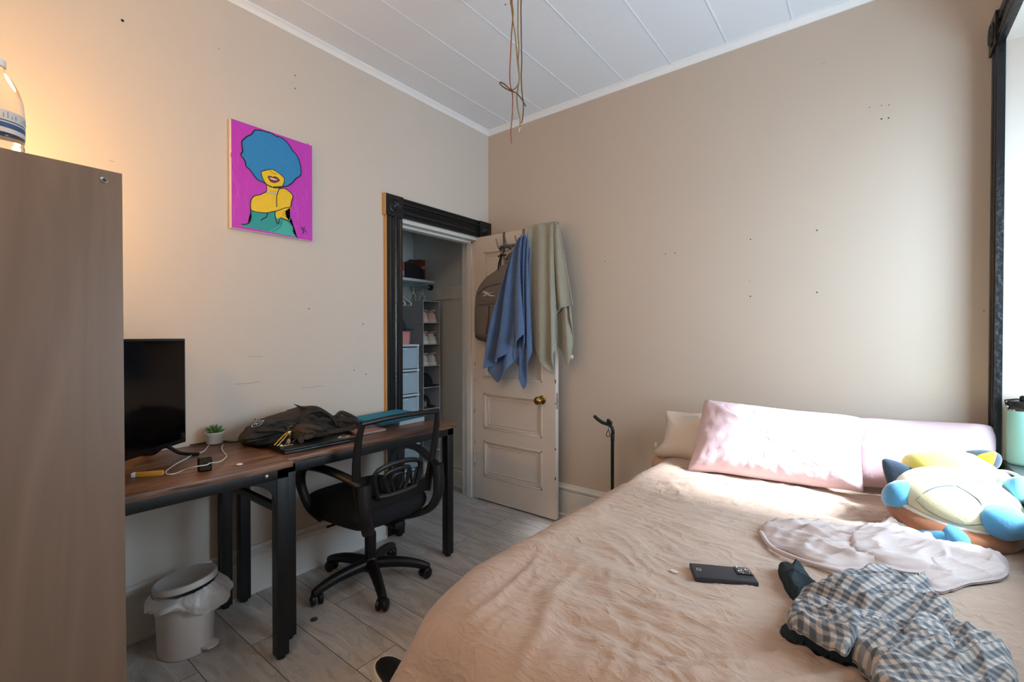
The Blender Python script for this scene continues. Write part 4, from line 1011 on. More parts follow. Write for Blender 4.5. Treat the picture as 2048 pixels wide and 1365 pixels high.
# ================================================================== SHOE BY THE BED
sp = Vector((1.050, 1.035, 0)); a = math.radians(-10) + PI
so = thing('shoe', 'black shoe with a white sole stripe on the floor under the duvet edge', 'shoe', sp, a)
R4 = worldof(so)
def shoe_parts(par, R4, L=.27, Wd=.095, Hh=.10, up_m=None, sole_m=None, in_m=None, stripe=None, text=None):
    def fn_up(p):
        t = (p.x / (L / 2) + 1) / 2          # 0 heel .. 1 toe
        hh = Hh * (1 - .55 * max(0, (t - .35) / .65) ** .8); w = (Wd / 2) * (.80 + .28 * math.sin(t * PI * .9 + .3))
        return hh, w
    n = 26; k = 20; vs = []
    for i in range(n + 1):
        t = i / n; x = -L / 2 + L * t
        e = math.sqrt(max(0, 1 - abs(2 * t - 1) ** 5)); hh = Hh * (1 - .56 * max(0, (t - .30) / .70) ** .9) ; w = (Wd / 2) * (.78 + .26 * math.sin(t * PI * .85 + .35)) * max(.02, e)
        for j in range(k + 1):
            th = PI * j / k
            zz = .022 + (hh - .022) * max(0, math.sin(th)) ** .7 * (max(.3, e))
            vs.append(R4 @ Vector((x, -w * math.cos(th) * (1 - .22 * math.sin(th)), zz)))
    fs = [[i * (k + 1) + j, i * (k + 1) + j + 1, (i + 1) * (k + 1) + j + 1, (i + 1) * (k + 1) + j] for i in range(n) for j in range(k)]
    mb = MB(); mb.add(vs, fs); mb.add([vs[j] for j in range(k + 1)], [list(range(k + 1))]); mb.build('upper', up_m, par, angle=60)
    P = []
    for i in range(48):
        th = 2 * PI * i / 48; x = math.cos(th); y = math.sin(th)
        t = (x + 1) / 2; w = (Wd / 2 + .004) * (.80 + .26 * math.sin(t * PI * .85 + .35))
        P.append(R4 @ Vector((abs(x) ** .6 * math.copysign(1, x) * (L / 2 + .004), abs(y) ** .75 * math.copysign(1, y) * w, 0)))
    up_ = (R4.to_3x3() @ Vector((0, 0, 1)))
    mb = MB(); mb.prism(P, up_ * .026); mb.build('sole', sole_m, par)
    P = []
    for i in range(20):
        th = 2 * PI * i / 20; P.append(R4 @ Vector((-.062 + .055 * math.cos(th), .026 * math.sin(th), Hh * .985 - .018 * (1 + math.cos(th)) * .5)))
    mb = MB(); mb.tube(P, .006, 8, closed=True); mb.build('collar', in_m or up_m, par)
    mb = MB(); mb.prism([q - up_ * .002 for q in P], up_ * .001); mb.build('opening', m_fabricb, par)
shoe_parts(so, R4, .27, .10, .085, M('black_shoe_leather', '#0e0e10', .5), M('shoe_sole_white', '#d9cfc0', .6))
# ================================================================== THINGS ON THE DOOR
# over-door hook rack
hk = thing('door_hook_rack', 'steel over-door hook rack with a few free prongs, near the closet side', 'hooks', (.36, DY0, 1.87))
m_steel = M('brushed_steel', '#8d8a84', .35, .9)
for x in (.272, .448):
    mb = MB(); mb.box((x - .010, DY0 - .0035, 1.905), (x + .010, DY0 - .0015, DZ1 + .0035)); mb.box((x - .010, DY0 - .0035, DZ1 + .001), (x + .010, DY1 + .003, DZ1 + .003)); mb.box((x - .010, DY1 + .001, DZ1 - .03), (x + .010, DY1 + .003, DZ1 + .003)); mb.build('strap', m_steel, hk)
MB().box((.235, DY0 - .0065, 1.880), (.49, DY0 - .0035, 1.905), .001).build('rail', m_steel, hk)
for x in (.262, .345, .435):
    MB().tube(catmull([(x, DY0 - .005, 1.900), (x, DY0 - .012, 1.875), (x, DY0 - .035, 1.868), (x - .006, DY0 - .055, 1.895), (x - .012, DY0 - .068, 1.945)], 5), .0045, 10).build('prong', m_steel, hk)
for x in (.272, .43): MB().tube(catmull([(x, DY0 - .005, 1.885), (x, DY0 - .010, 1.855), (x, DY0 - .030, 1.850), (x, DY0 - .038, 1.868)], 5), .004, 10).build('prong', m_steel, hk)

# grey backpack
PB = 2.557
m_gb = M('grey_backpack_nylon', '#77706d', .8, bump=.12, bscale=250); m_gb2 = M('dark_grey_webbing', '#4a4645', .85)
bp = thing('backpack', 'grey backpack with a white emblem hanging from the door hooks', 'backpack', (.22, PB, 1.22))
B_ = lambda pts, y=PB: HP(pts, 1, y)
nn = Vector((0, -1, 0))
mb = puff(B_([(952, 595), (958, 575), (972, 556), (990, 543), (1004, 532), (1018, 530), (1030, 545), (1036, 600), (1034, 670), (1020, 684), (990, 688), (962, 682), (951, 674), (950, 640)]), nn, .032, .036, 18, 110, 5, .55, wr=wrink((.1, 0, 1), .005, seed=31, fa=12)); mb.build('main_bag', m_gb, bp, angle=180)
mb = puff(B_([(958, 588), (968, 578), (985, 571), (1004, 568), (1022, 575), (1028, 600), (1024, 606), (990, 606), (962, 604)], PB - .028), nn, .014, .010, 10, 70, 4, .6); mb.build('upper_pocket', m_gb, bp, angle=180)
mb = puff(B_([(956, 612), (985, 609), (1020, 612), (1030, 640), (1028, 668), (1010, 676), (975, 677), (955, 670), (952, 640)], PB - .028), nn, .018, .010, 12, 80, 5, .55, wr=wrink((.3, 0, 1), .005, seed=33, fa=12)); mb.build('front_pocket', m_gb, bp, angle=180)
MB().tube(catmull(B_([(951, 672), (962, 679), (990, 684), (1020, 681)], PB - .040), 6), .007, 10).build('base_trim', m_gb2, bp)
for pts in ([(957, 589), (968, 577), (986, 570), (1006, 567)], [(956, 611), (985, 608), (1012, 610)]): MB().tube(catmull(B_(pts, PB - .044), 6), .0022, 8).build('zip', m_gb2, bp)
MB().tube(catmull(B_([(978, 612), (977, 640), (972, 668)], PB - .050), 5), .008, 10, flat=.3).build('daisy_chain', m_gb2, bp)
mb = MB()
for poly in ([(964, 583.5), (970.5, 583.2), (979.5, 590), (992, 592.6), (982, 593), (974, 590.5)], [(964, 592.6), (969, 592.6), (975.5, 588.6), (990, 583.2), (978.5, 586.2)], [(972.5, 586), (976.5, 585.4), (978, 584.6), (973, 584.9)]):
    P = B_(poly, PB - .048); mb.prism(P, (0, .004, 0))
mb.build('emblem', M('emblem_white', '#e6e0da', .6), bp)
for pts in ([(998, 545), (1000, 520), (1003, 506), (1008, 516), (1012, 540)], [(1008, 545), (1014, 522), (1016, 540)]): MB().tube(catmull(B_(pts, PB), 6), .007, 10, flat=.35).build('strap', m_gb, bp)
MB().tube(catmull(B_([(1003, 506), (1001, 500), (1004, 494), (1009, 499), (1006, 507)], PB + .01), 6), .0035, 8).build('hang_loop', m_fabricb, bp)
for pts in ([(996, 514), (1003, 510), (1012, 511)], [(1003, 511), (998, 524), (996, 540)], [(1004, 511), (1002, 520), (1001, 532)]): MB().tube(catmull(B_(pts, PB - .02), 5), .005, 8, flat=.5).build('black_cord', m_fabricb, bp)
MB().tube(catmull(B_([(972, 684), (970, 715), (967, 755), (968, 766)], PB + .06), 6), .011, 10, flat=.35).build('shoulder_strap', m_fabricb, bp)
MB().tube(catmull(B_([(1012, 520), (1022, 507), (1032, 506)], PB + .04), 6), .010, 10, flat=.4).build('shoulder_strap', M('strap_padding', '#6d6668', .9), bp)

# towels
m_blue = M('blue_terry_towel', '#4f6d9b', .98, bump=.9, bscale=230, sheen=.5, var=.08, vscale=14)
m_bluei = M('blue_towel_border', '#6079a4', .9, bump=.2, bscale=200)
m_sage = M('sage_terry_towel', '#9c9b8c', .98, bump=.6, bscale=230, sheen=.4, var=.05, vscale=14)
YT = 2.462
bl = thing('towel', 'blue terry towel bunched over a door hook', 'towel', (.38, YT, .9))
TP = lambda pts, y: HP(pts, 1, y)
yy = lambda u: u
hang(catmull(TP([(1034, 492), (1040, 474), (1048, 469)], YT + .035), 6), catmull(TP([(971, 738), (985, 729), (1003, 716), (1025, 697), (1040, 682), (1046, 668)], YT - .015), 6), (0, -1, 0), 2.3, .030, .6, seed=2, bulge=.03, micro=.0016, spread=.15, nu=120, nv=110).build('towel_front', m_blue, bl, angle=180, solid=.006)
hang(catmull(TP([(1036, 492), (1042, 476), (1049, 471)], YT + .050), 6), catmull(TP([(975, 742), (984, 755), (993, 765), (1007, 750), (1020, 733), (1044, 702), (1052, 684)], YT + .012), 6), (0, -1, 0), 1.6, .018, 1.9, seed=3, bulge=.015, micro=.0012, spread=.15, nu=110, nv=100).build('towel_inside', m_bluei, bl, angle=180, solid=.006)
hang(catmull(TP([(1044, 470), (1050, 469), (1057, 480)], YT + .055), 6), catmull(TP([(1026, 700), (1036, 735), (1046, 779), (1055, 745), (1061, 700)], YT + .030), 6), (0, -1, 0), 2.4, .016, 0, seed=5, bulge=.012, micro=.001, spread=.35, nu=90, nv=90).build('towel_back', m_blue, bl, angle=180, solid=.006)
hang(catmull(TP([(1046, 474), (1052, 474), (1060, 500)], YT + .075), 6), catmull(TP([(1040, 640), (1046, 668), (1054, 700), (1060, 690)], YT + .05), 6), (0, -1, 0), 2, .012, 1, seed=7, spread=.3).build('towel_fold', m_bluei, bl, angle=180, solid=.005)
sg = thing('towel', 'sage grey towel draped over the top of the open door', 'towel', (.65, 2.56, 1.0))
YS = 2.545
hang(catmull(TP([(1058, 455), (1070, 452), (1090, 449), (1106, 447)], YS + .02), 6), catmull(TP([(1052, 668), (1060, 690), (1078, 715), (1096, 745), (1104, 735), (1110, 690), (1111, 680)], YS), 6), (0, -1, 0), 2.6, .016, .3, seed=11, bulge=.012, micro=.0008, spread=.55, nu=120, nv=100).build('towel_front', m_sage, sg, angle=180, solid=.006)
# part over the top edge
tp = catmull(TP([(1058, 455), (1070, 452), (1090, 449), (1106, 447)], YS + .02), 6)
bk_ = [Vector((p.x, DY1 + .012, DZ1 + .008)) for p in tp]
vs = []; n = 30; T0 = resample(tp, n, False); T1 = resample(bk_, n, False); fs = []
for i in range(9):
    t = i / 8
    for j in range(n): p = T0[j].lerp(T1[j], t); p.z += .016 * math.sin(PI * t) ; vs.append(p)
for i in range(8):
    for j in range(n - 1): a = i * n + j; fs.append([a, a + 1, a + n + 1, a + n])
mb = MB(); mb.add(vs, fs); mb.build('towel_top', m_sage, sg, angle=180, solid=.006)
hang(catmull(TP([(1103, 448), (1109, 443), (1116, 450)], YS + .02), 6), catmull(TP([(1109, 631), (1115, 623), (1128, 615), (1144, 611)], YS + .03), 6), (0, -1, 0), 1.4, .012, 2.2, seed=13, bulge=.02, micro=.0008, spread=.3, nu=90, nv=90).build('towel_side', m_sage, sg, angle=180, solid=.006)
hang(catmull(TP([(1106, 470), (1111, 465), (1119, 475)], 2.60), 6), catmull(TP([(1111, 650), (1113, 690), (1125, 708), (1138, 731), (1143, 690), (1143, 640)], 2.60), 6), (0, -1, 0), 1.8, .016, 1, seed=17, spread=.3, nu=80, nv=90).build('towel_back', m_sage, sg, angle=180, solid=.006)
p = H(1143, 714, 1, 2.60); MB().box((p.x - .008, p.y - .001, p.z - .012), (p.x + .012, p.y + .001, p.z + .012), .0005, rot=Matrix.Translation(p) @ Matrix.Rotation(.3, 4, 'Y') @ Matrix.Translation(-p)).build('care_tag', M('tag_white', '#e8e4de', .7), sg)

# ================================================================== CEILING WIRES
wr_ = thing('ceiling_wire', 'bundle of old yellow-brown cloth wires hanging from the ceiling', 'wires', (1.13, 1.60, 2.05))
m_w = [M('wire_ochre', '#8f7a3c', .8, var=.35, vscale=18), M('wire_brown', '#6b4a35', .8, var=.3, vscale=18), M('wire_rust', '#9a6048', .8, var=.2, vscale=18)]
ZW = lambda pts, y=1.6: [H(970 + a / 4.555, b / 4.555, 1, y) for a, b in pts]
def wire(pts, mi, y=1.6, r=.0026, up_to=True):
    P = ZW(pts, y)
    if up_to: P = [Vector((P[0].x + .004, y + .01, HC))] + P
    MB().tube(catmull(P, 6), r, 8).build('wire', m_w[mi], wr_)
wire([(238, 0), (250, 100), (256, 200), (275, 320), (285, 430), (300, 600), (312, 720), (290, 790), (248, 825)], 0, 1.60)
wire([(246, 0), (256, 110), (250, 200), (240, 340), (232, 520), (225, 680), (232, 790), (246, 825), (252, 920), (248, 1060), (236, 1200), (243, 1308)], 2, 1.604)
wire([(302, 0), (300, 150), (300, 300), (308, 420), (302, 560), (312, 700), (300, 800), (290, 900), (300, 1000), (318, 1080), (320, 1160)], 0, 1.607)
wire([(329, 0), (328, 150), (330, 300), (332, 450), (335, 560), (330, 700), (338, 850), (350, 960), (344, 1070), (332, 1125)], 1, 1.611)
wire([(372, 968), (330, 900), (290, 850), (245, 828), (180, 770), (140, 750), (138, 765), (170, 795), (240, 832), (252, 822)], 1, 1.598, up_to=False)
wire([(232, 0), (240, 60), (248, 130), (255, 200)], 0, 1.613)
MB().tube(ZW([(320, 1160), (312, 1180), (306, 1200)], 1.607), .0022, 6).build('bare_tip', M('bare_copper', '#d8a88a', .4, .5), wr_)

# ================================================================== CLOSET CONTENTS
SHZ = 1.70; SHX = -.60
m_shelf = M('closet_shelf_white', '#cfd2d0', .6)
t = thing('closet_shelf', 'white closet shelf board above the hanging rod', 'shelf', (-.74, 2.0, SHZ)); MB().box((-.884, 1.21, SHZ), (SHX, YF - .013, SHZ + .022), .002).build('board', m_shelf, t)
MB().box((-.884, YF - .052, SHZ - .04), (SHX - .02, YF - .033, SHZ - .0005), .002).build('cleat', m_shelf, t)
t = thing('hanging_rod', 'teal-grey closet rod with an end bracket below the shelf', 'rod', (-.62, 2.0, 1.655))
MB().cyl((-.62, 1.205, 1.665), (-.62, YF - .045, 1.665), .013).build('pole', M('teal_grey_pole', '#5f7c80', .4, .3), t)
MB().cyl((-.62, YF - .060, 1.665), (-.62, YF - .036, 1.665), .024).build('bracket', m_metal, t)
# things on the shelf
def shb(name, label, cat, pts, y0, y1, mt, x0=-.80, x1=-.64, zt=1.85, bev=.006): pass
S_ = lambda x, y, X=-.66: H(x, y, 0, X)
z0 = SHZ + .0225
a_, b_ = S_(811, 560), S_(845, 560)
t = thing('storage_bag', 'black rounded storage bag on the closet shelf', 'bag', (-.72, (a_.y + b_.y) / 2, z0))
P = [Vector((-.66, a_.y, z0)), Vector((-.66, b_.y + .01, z0))] + [Vector((-.66, b_.y + .01 - (b_.y + .01 - a_.y) * k / 8, z0 + (.090 + .048 * math.sin(min(1, k / 5) * PI / 2)))) for k in range(9)]
mb = MB().prism(P, (-.12, 0, 0)); mb.build('body', M('black_nylon', '#17181a', .75, bump=.1), t, angle=25)
MB().tube([p + Vector((.002, 0, 0)) for p in P[2:]], .003, 6).build('piping', M('dark_red_trim', '#5b1f1c', .7), t)
a2, b2 = S_(795, 560, -.65), S_(809.5, 560, -.65)
t = tag(MB().box((-.70, a2.y, z0), (-.65, b2.y, z0 + .135), .003).box((-.652, a2.y + .01, z0 + .02), (-.6492, b2.y - .005, z0 + .06), mi=1).build('box', [M('red_carton', '#b34a3c', .6), M('carton_label', '#7f9cc0', .5)], None), 'small red box at the left end of the closet shelf', 'box')
a3, b3 = S_(845, 560, -.72), S_(869, 560, -.70)
t = thing('game_box', 'orange-red box with pale lettering standing upright on the closet shelf', 'box', (-.74, (a3.y + b3.y) / 2, z0), math.radians(0))
zt = S_(858, 520, -.70).z
mb = MB().box((-.80, b3.y - .045, z0), (-.70, b3.y, zt + .01), .002); mb.build('spine', M('orange_red_carton', '#b8482a', .55), t)
mb = MB().box((-.80, a3.y - .03, z0), (-.725, b3.y - .047, zt - .005), .002); mb.build('front', M('dark_red_carton', '#6b2a20', .55), t)
mb = MB()
for k, (y, z) in enumerate(((.010, .15), (.020, .16), (.031, .155), (.042, .165))): mb.tube([(-.7240, a3.y - .02 + y, z0 + z - .05), (-.7240, a3.y - .016 + y, z0 + z - .02), (-.7240, a3.y - .012 + y, z0 + z - .048)], .0016, 6)
for k in range(3): mb.tube([(-.6995, b3.y - .036 + k * .013, z0 + .02), (-.6995, b3.y - .036 + k * .013, z0 + .15)], .0012, 6)
mb.tube([(-.6995, b3.y - .012 + .005 * math.cos(i), z0 + .10 + .006 * math.sin(i)) for i in range(6)], .0012, 6, closed=True)
mb.build('lettering', M('cream_print', '#e3c9a0', .6), t)
t = thing('glass_jar', 'clear glass jar behind the black bag on the closet shelf', 'jar', (-.83, 2.66, z0))
q = S_(830, 520, -.84); q.y = min(q.y, 2.68)
t.location = (-.84, q.y, z0)
MB().lathe((-.84, q.y, z0 + .0005), [(.035, 0), (.038, .01), (.038, .15), (.030, .165), (.030, .185)], 24).build('jar_body', M('jar_glass', '#dfe8e8', .05, trans=1, ior=1.2), t)
MB().lathe((-.84, q.y, z0 + .186), [(.032, 0), (.032, .012)], 24).build('jar_lid', M('dark_lid', '#3c3f42', .4), t)

# hanging shoe organizer
OX0, OX1, OY0_, OY1_, OZ0, OZ1, NR = -.735, -.45, 2.462, 2.640, .13, 1.53, 8
org = thing('hanging_organizer', 'grey fabric hanging shelf organizer full of shoes in the closet', 'organizer', ((OX0 + OX1) / 2, (OY0_ + OY1_) / 2, OZ0))
m_org = M('grey_organizer_fabric', '#a3a3a5', .9, bump=.12, bscale=150); m_orgb = M('organizer_piping', '#a9a9a8', .8)
rowz = [OZ1 - (OZ1 - OZ0) * k / NR for k in range(NR + 1)]
MB().box((OX0, OY0_, OZ0), (OX1, OY0_ + .004, OZ1)).build('side_panel', m_org, org); MB().box((OX0, OY1_ - .004, OZ0), (OX1, OY1_, OZ1)).build('side_panel', m_org, org)
MB().box((OX0, OY0_ + .004, OZ0), (OX0 + .004, OY1_ - .004, OZ1)).build('back_panel', m_org, org)
for z in rowz: MB().box((OX0 + .004, OY0_ + .004, z - .003), (OX1 - .001, OY1_ - .004, z + .003)).build('shelf', m_org, org)
for z in rowz: 
    mb = MB(); mb.tube([(OX0 + .01, OY0_ - .002, z), (OX1 + .001, OY0_ - .002, z), (OX1 + .001, OY1_, z)], .0035, 8, mi=0); mb.build('piping', m_orgb, org)
for y in (OY0_, OY1_): MB().tube([(OX1 + .001, y, OZ0), (OX1 + .001, y, OZ1)], .0032, 8).build('piping', m_orgb, org)
def coat_hook(X, y, name, mt, par, w=.03, dz=.0):
    P = [(X, y - w, OZ1 + .012), (X, y - w, OZ1 + .035), (X, y + .004, OZ1 + .085), (X, y + .010, OZ1 + .120), (X, y + .0, OZ1 + .148), (X, y - .014, OZ1 + .150), (X, y - .018, OZ1 + .135)]
    MB().tube(catmull(P, 5), .0028, 8).build(name, mt, par)
    MB().tube([(X, y + .004, OZ1 + .085), (X, y + w, OZ1 + .045), (X, y + w, OZ1 + .005)], .0028, 8).build(name, mt, par)
coat_hook(-.62, 2.50, 'hook', M('white_wire', '#c8cac8', .4), org); coat_hook(-.62, 2.60, 'hook', M('white_wire', '#c8cac8', .4), org)

def shoe_pair(row, label, col, sole, mark=None, gap=0):
    z = rowz[row + 1] + .004; y0 = OY0_ + .048; grp = None
    um = M('shoe_upper_' + col[1:], col, .7, var=.05, bump=.1, bscale=120); sm = M('shoe_sole_' + sole[1:], sole, .6)
    for k, y in enumerate((y0, y0 + .078)):
        s_ = thing('sneaker', label % ('left' if k == 0 else 'right'), 'shoe', (-.585 + .012 * k, y, z), PI)   # heels face the room
        R4 = worldof(s_)
        shoe_parts(s_, R4, .25, .076, .098, um, sm, M('shoe_lining', '#b8a08c', .9))
        if mark:
            mb = MB()
            for q in range(3): mb.tube([R4 @ Vector((-.1275, -.016 + q * .014, .062)), R4 @ Vector((-.1265, -.010 + q * .014, .075)), R4 @ Vector((-.1265, -.006 + q * .014, .062))], .0014, 6)
            mb.build('heel_mark', M('black_print', '#16161a', .6), s_)
shoe_pair(0, 'pale pink sneaker in the top compartment of the hanging organizer, %s one', '#cfa9a2', '#d8b8ae')
shoe_pair(1, 'white sneaker with black heel letters in the second compartment, %s one', '#cfcbc6', '#dcd9d4', True)
shoe_pair(2, 'plain white sneaker in the third compartment of the organizer, %s one', '#c6c2bd', '#d4d0ca')
shoe_pair(7, 'white sneaker in the bottom compartment of the hanging organizer, %s one', '#cfccc8', '#dedbd6')
def cap(loc, rz, label, col, s=1.0, nm='baseball_cap'):
    c_ = thing(nm, label, 'cap', loc, rz); R4 = worldof(c_); mm = M('cap_' + col[1:], col, .9, bump=.15, bscale=200)
    vs = []; n = 16; k = 28
    for i in range(n + 1):
        ph = PI / 2 * i / n
        for j in range(k):
            th = 2 * PI * j / k; r = .088 * math.cos(ph) ** .75 if i < n else 0.0005
            vs.append(R4 @ Vector((r * 1.05 * math.cos(th) * s, r * .92 * math.sin(th) * s, .115 * s * math.sin(ph) + .003 * math.cos(6 * th) * 0)))
    fs = [[i * k + j, i * k + (j + 1) % k, (i + 1) * k + (j + 1) % k, (i + 1) * k + j] for i in range(n) for j in range(k)]
    mb = MB(); mb.add(vs, fs); mb.build('crown', mm, c_, angle=180, solid=.003)
    P = []
    for i in range(15):
        a = -PI / 2 + PI * i / 14; P.append((.078 * math.cos(a) + .085 * math.cos(a) ** 1.0 * .9 if False else .05 + .115 * math.cos(a), .078 * math.sin(a)))
    top = [R4 @ Vector((x * s, y * s, (.012 - .9 * y * y) * s)) for x, y in P]; inn = [R4 @ Vector((.05 * s + .02 * s * math.cos(-PI / 2 + PI * i / 14), .080 * s * math.sin(-PI / 2 + PI * i / 14), (.014 - .9 * (.08 * math.sin(-PI / 2 + PI * i / 14)) ** 2) * s)) for i in range(15)]
    mb = MB(); mb.add(inn + top, [[i, i + 1, 16 + i, 15 + i] for i in range(14)]); mb.build('brim', mm, c_, angle=180, solid=.004)
    mb = MB(); mb.ell(R4 @ Vector((0, 0, .116 * s)), (.007, .007, .004), 12); mb.build('button', mm, c_)
    return c_, R4
ycn = (OY0_ + OY1_) / 2
cap((-.555, ycn - .006, rowz[4] + .006), .35, 'black baseball cap in the upper of the two cap compartments', '#161618', .92)
c_, R4 = cap((-.58, ycn, rowz[5] + .006), .15, 'black baseball cap with a grey patch in the lower cap compartment', '#141416', .88)
tag(MB().box((-.47, OY0_ + .014, rowz[5] + .006), (-.462, OY0_ + .05, rowz[5] + .075), .002).box((-.4625, OY0_ + .02, rowz[5] + .02), (-.4612, OY0_ + .044, rowz[5] + .062), .0, mi=1).build('small_box', [M('dark_box', '#23272a', .6), M('grey_patch', '#6c7072', .6)], None), 'small dark box with grey panel beside the lower black cap', 'box')

# clear drawer tower with pink bin and navy cap
TX0, TX1, TY0, TY1 = -.76, -.42, 2.05, 2.395
tw_ = thing('drawer_tower', 'white-framed tower of clear blue-tinted plastic drawers in the closet', 'drawers', ((TX0 + TX1) / 2, (TY0 + TY1) / 2, 0))
m_tow = M('tower_white_plastic', '#cfdde6', .35); m_dr = M('clear_drawer_plastic', '#d8eefb', .15, trans=.5, ior=1.15)
zt_ = 1.175; ND = 6; hz = (zt_ - .02) / ND
for k in range(ND + 1):
    z = .02 + hz * k; MB().box((TX0, TY0, z - .008), (TX1 + .004, TY1, z + .008), .004).build('frame', m_tow, tw_)
for x in (TX0 + .01, TX1 - .012):
    for y in (TY0 + .008, TY1 - .008): MB().box((x - .008, y - .007, 0), (x + .008, y + .007, zt_), .002).build('post', m_tow, tw_)
for k in range(ND):
    z = .02 + hz * k
    mb = MB(); t = .003; a, b = (TX0 + .02, TY0 + .018, z + .012), (TX1 + .002, TY1 - .018, z + hz - .018)
    mb.box(a, (b[0], b[1], a[2] + t)); mb.box(a, (a[0] + t, b[1], b[2])); mb.box((b[0] - t, a[1], a[2]), b); mb.box(a, (b[0], a[1] + t, b[2])); mb.box((a[0], b[1] - t, a[2]), b)
    d_ = mb.build('drawer', m_dr, tw_)
    MB().box((TX1 + .002, (TY0 + TY1) / 2 - .05, b[2] - .012), (TX1 + .016, (TY0 + TY1) / 2 + .05, b[2] - .004), .003).build('handle', m_tow, d_)
for k, (lab_, col) in enumerate((('blue folded fabric', '#6a95c4'), ('pale blue folded fabric', '#a8c8e2'), ('pale folded fabric', '#c2d6e4'), ('light blue folded fabric', '#9cc4e6'), ('white bundled fabric', '#dfe8f0'), ('dark bundled clothing', '#4a5563'))):
    z = .02 + hz * k + .0155
    mb = MB(); mb.ell((-.60, 2.22, z + .055), (.13, .13, .055), 26, fn=lambda p: p * (1 + .18 * MN.noise(p * 16 + Vector((k, k, k)))))
    o = mb.build('folded_clothes', M('cloth_' + col[1:], col, .9), None, angle=180)
    tag(o, '%s inside the drawer tower, drawer %s' % (lab_, ('at the floor', 'second from the floor', 'third from the floor', 'third from the top', 'second from the top', 'at the top')[k]), 'clothes')
t = thing('fabric_bin', 'coral pink fabric bin on top of the drawer tower', 'bin', (-.56, 2.26, zt_ + .008))
bz = zt_ + .0085; P = [Vector((-.58 + .135 * math.copysign(abs(math.cos(a)) ** .5, math.cos(a)), 2.235 + .125 * math.copysign(abs(math.sin(a)) ** .5, math.sin(a)), 0)) for a in [i * PI / 20 for i in range(40)]]
vs = []
for zz, sc_ in ((0, .97), (.02, 1), (.06, 1.01), (.095, 1.03), (.10, 1.0), (.09, .97)):
    vs += [Vector((-.58, 2.235, bz)) + (p - Vector((-.58, 2.235, 0))) * sc_ + Vector((0, 0, zz + .006 * MN.noise(p * 30) * (zz > .05))) for p in P]
mb = MB(); mb.add(vs, [[i * 40 + j, i * 40 + (j + 1) % 40, (i + 1) * 40 + (j + 1) % 40, (i + 1) * 40 + j] for i in range(5) for j in range(40)] + [list(range(40))[::-1], [200 + j for j in range(40)]]); mb.build('body', M('coral_fabric', '#e0938c', .85), t, angle=60)
cap((-.52, 2.235, bz + .105), .9, 'navy blue cap sitting on the coral bin', '#26344f', .95)
# white plastic hangers on the rod
for k, y in enumerate((2.24, 2.30)):
    hg = thing('coat_hanger', ('white plastic hanger on the closet rod, nearer the organizer', 'white plastic hanger on the closet rod, partly behind the door casing')[1 - k], 'hanger', (-.62, y, 1.40), .12)
    R4 = worldof(hg); V = lambda x, z: R4 @ Vector((x, 0, z - 1.40 + 1.40 - 1.40))
    V = lambda x, z: R4 @ Vector((x, 0, z))
    MB().tube(catmull([V(0, .20), V(0, .235), V(.018, .255), V(.018, .277), V(0, .290), V(-.016, .280)], 5), .003, 8).build('hook', M('hanger_white', '#cfe0dd', .4), hg)
    MB().tube(catmull([V(0, .205), V(.09, .165), V(.185, .105), V(.19, .09), V(.175, .085), V(0, .085), V(-.175, .085), V(-.19, .09), V(-.185, .105), V(-.09, .165), V(0, .205)], 5), .0055, 10).build('frame', M('hanger_white', '#cfe0dd', .4), hg)
# ================================================================== ON THE DESKS
Z8 = lambda pts, z: [H(250 + x / 8.192, 840 + y / 8.192, 2, z) for x, y in pts]
# television
tr_ = Vector((.088, .683, 0)); td = Vector((.616, -.788, 0)); tn = Vector((.788, .616, 0)); TW = .715; TB, TT = .798, 1.236
tv = thing('television', 'black flat television standing on splayed feet at the cabinet end of the desk', 'television', tuple(tr_ + td * TW / 2 + Vector((0, 0, D2Z))), math.atan2(td.y, td.x))
RT4 = Matrix(((td.x, tn.x, 0, tr_.x), (td.y, tn.y, 0, tr_.y), (0, 0, 1, 0), (0, 0, 0, 1)))
MB().box((0, -.022, TB), (TW, 0, TT), .003, rot=RT4).build('housing', M('tv_bezel', '#0b0b0c', .35), tv)
MB().box((.008, .0002, TB + .018), (TW - .008, .0012, TT - .009), rot=RT4).build('screen', M('tv_screen', '#040405', .12, spec=.6), tv)
MB().box((.06, -.05, TB + .03), (TW - .06, -.022, TB + .25), .01, rot=RT4).build('rear_casing', M('tv_bezel', '#0b0b0c', .35), tv)
for x in (.10, TW - .10):
    MB().tube(catmull([RT4 @ Vector((x - .01, .115, D2Z + .007)), RT4 @ Vector((x, .05, D2Z + .013)), RT4 @ Vector((x, -.011, TB + .004)), RT4 @ Vector((x, -.06, D2Z + .012)), RT4 @ Vector((x - .01, -.11, D2Z + .007))], 5), .007, 10, flat=1.1).build('foot', m_plast, tv)
MB().box((TW - .10, .0012, TB + .006), (TW - .05, .0018, TB + .010), rot=RT4).build('maker_mark', M('silver_print', '#8f9092', .4, .5), tv)

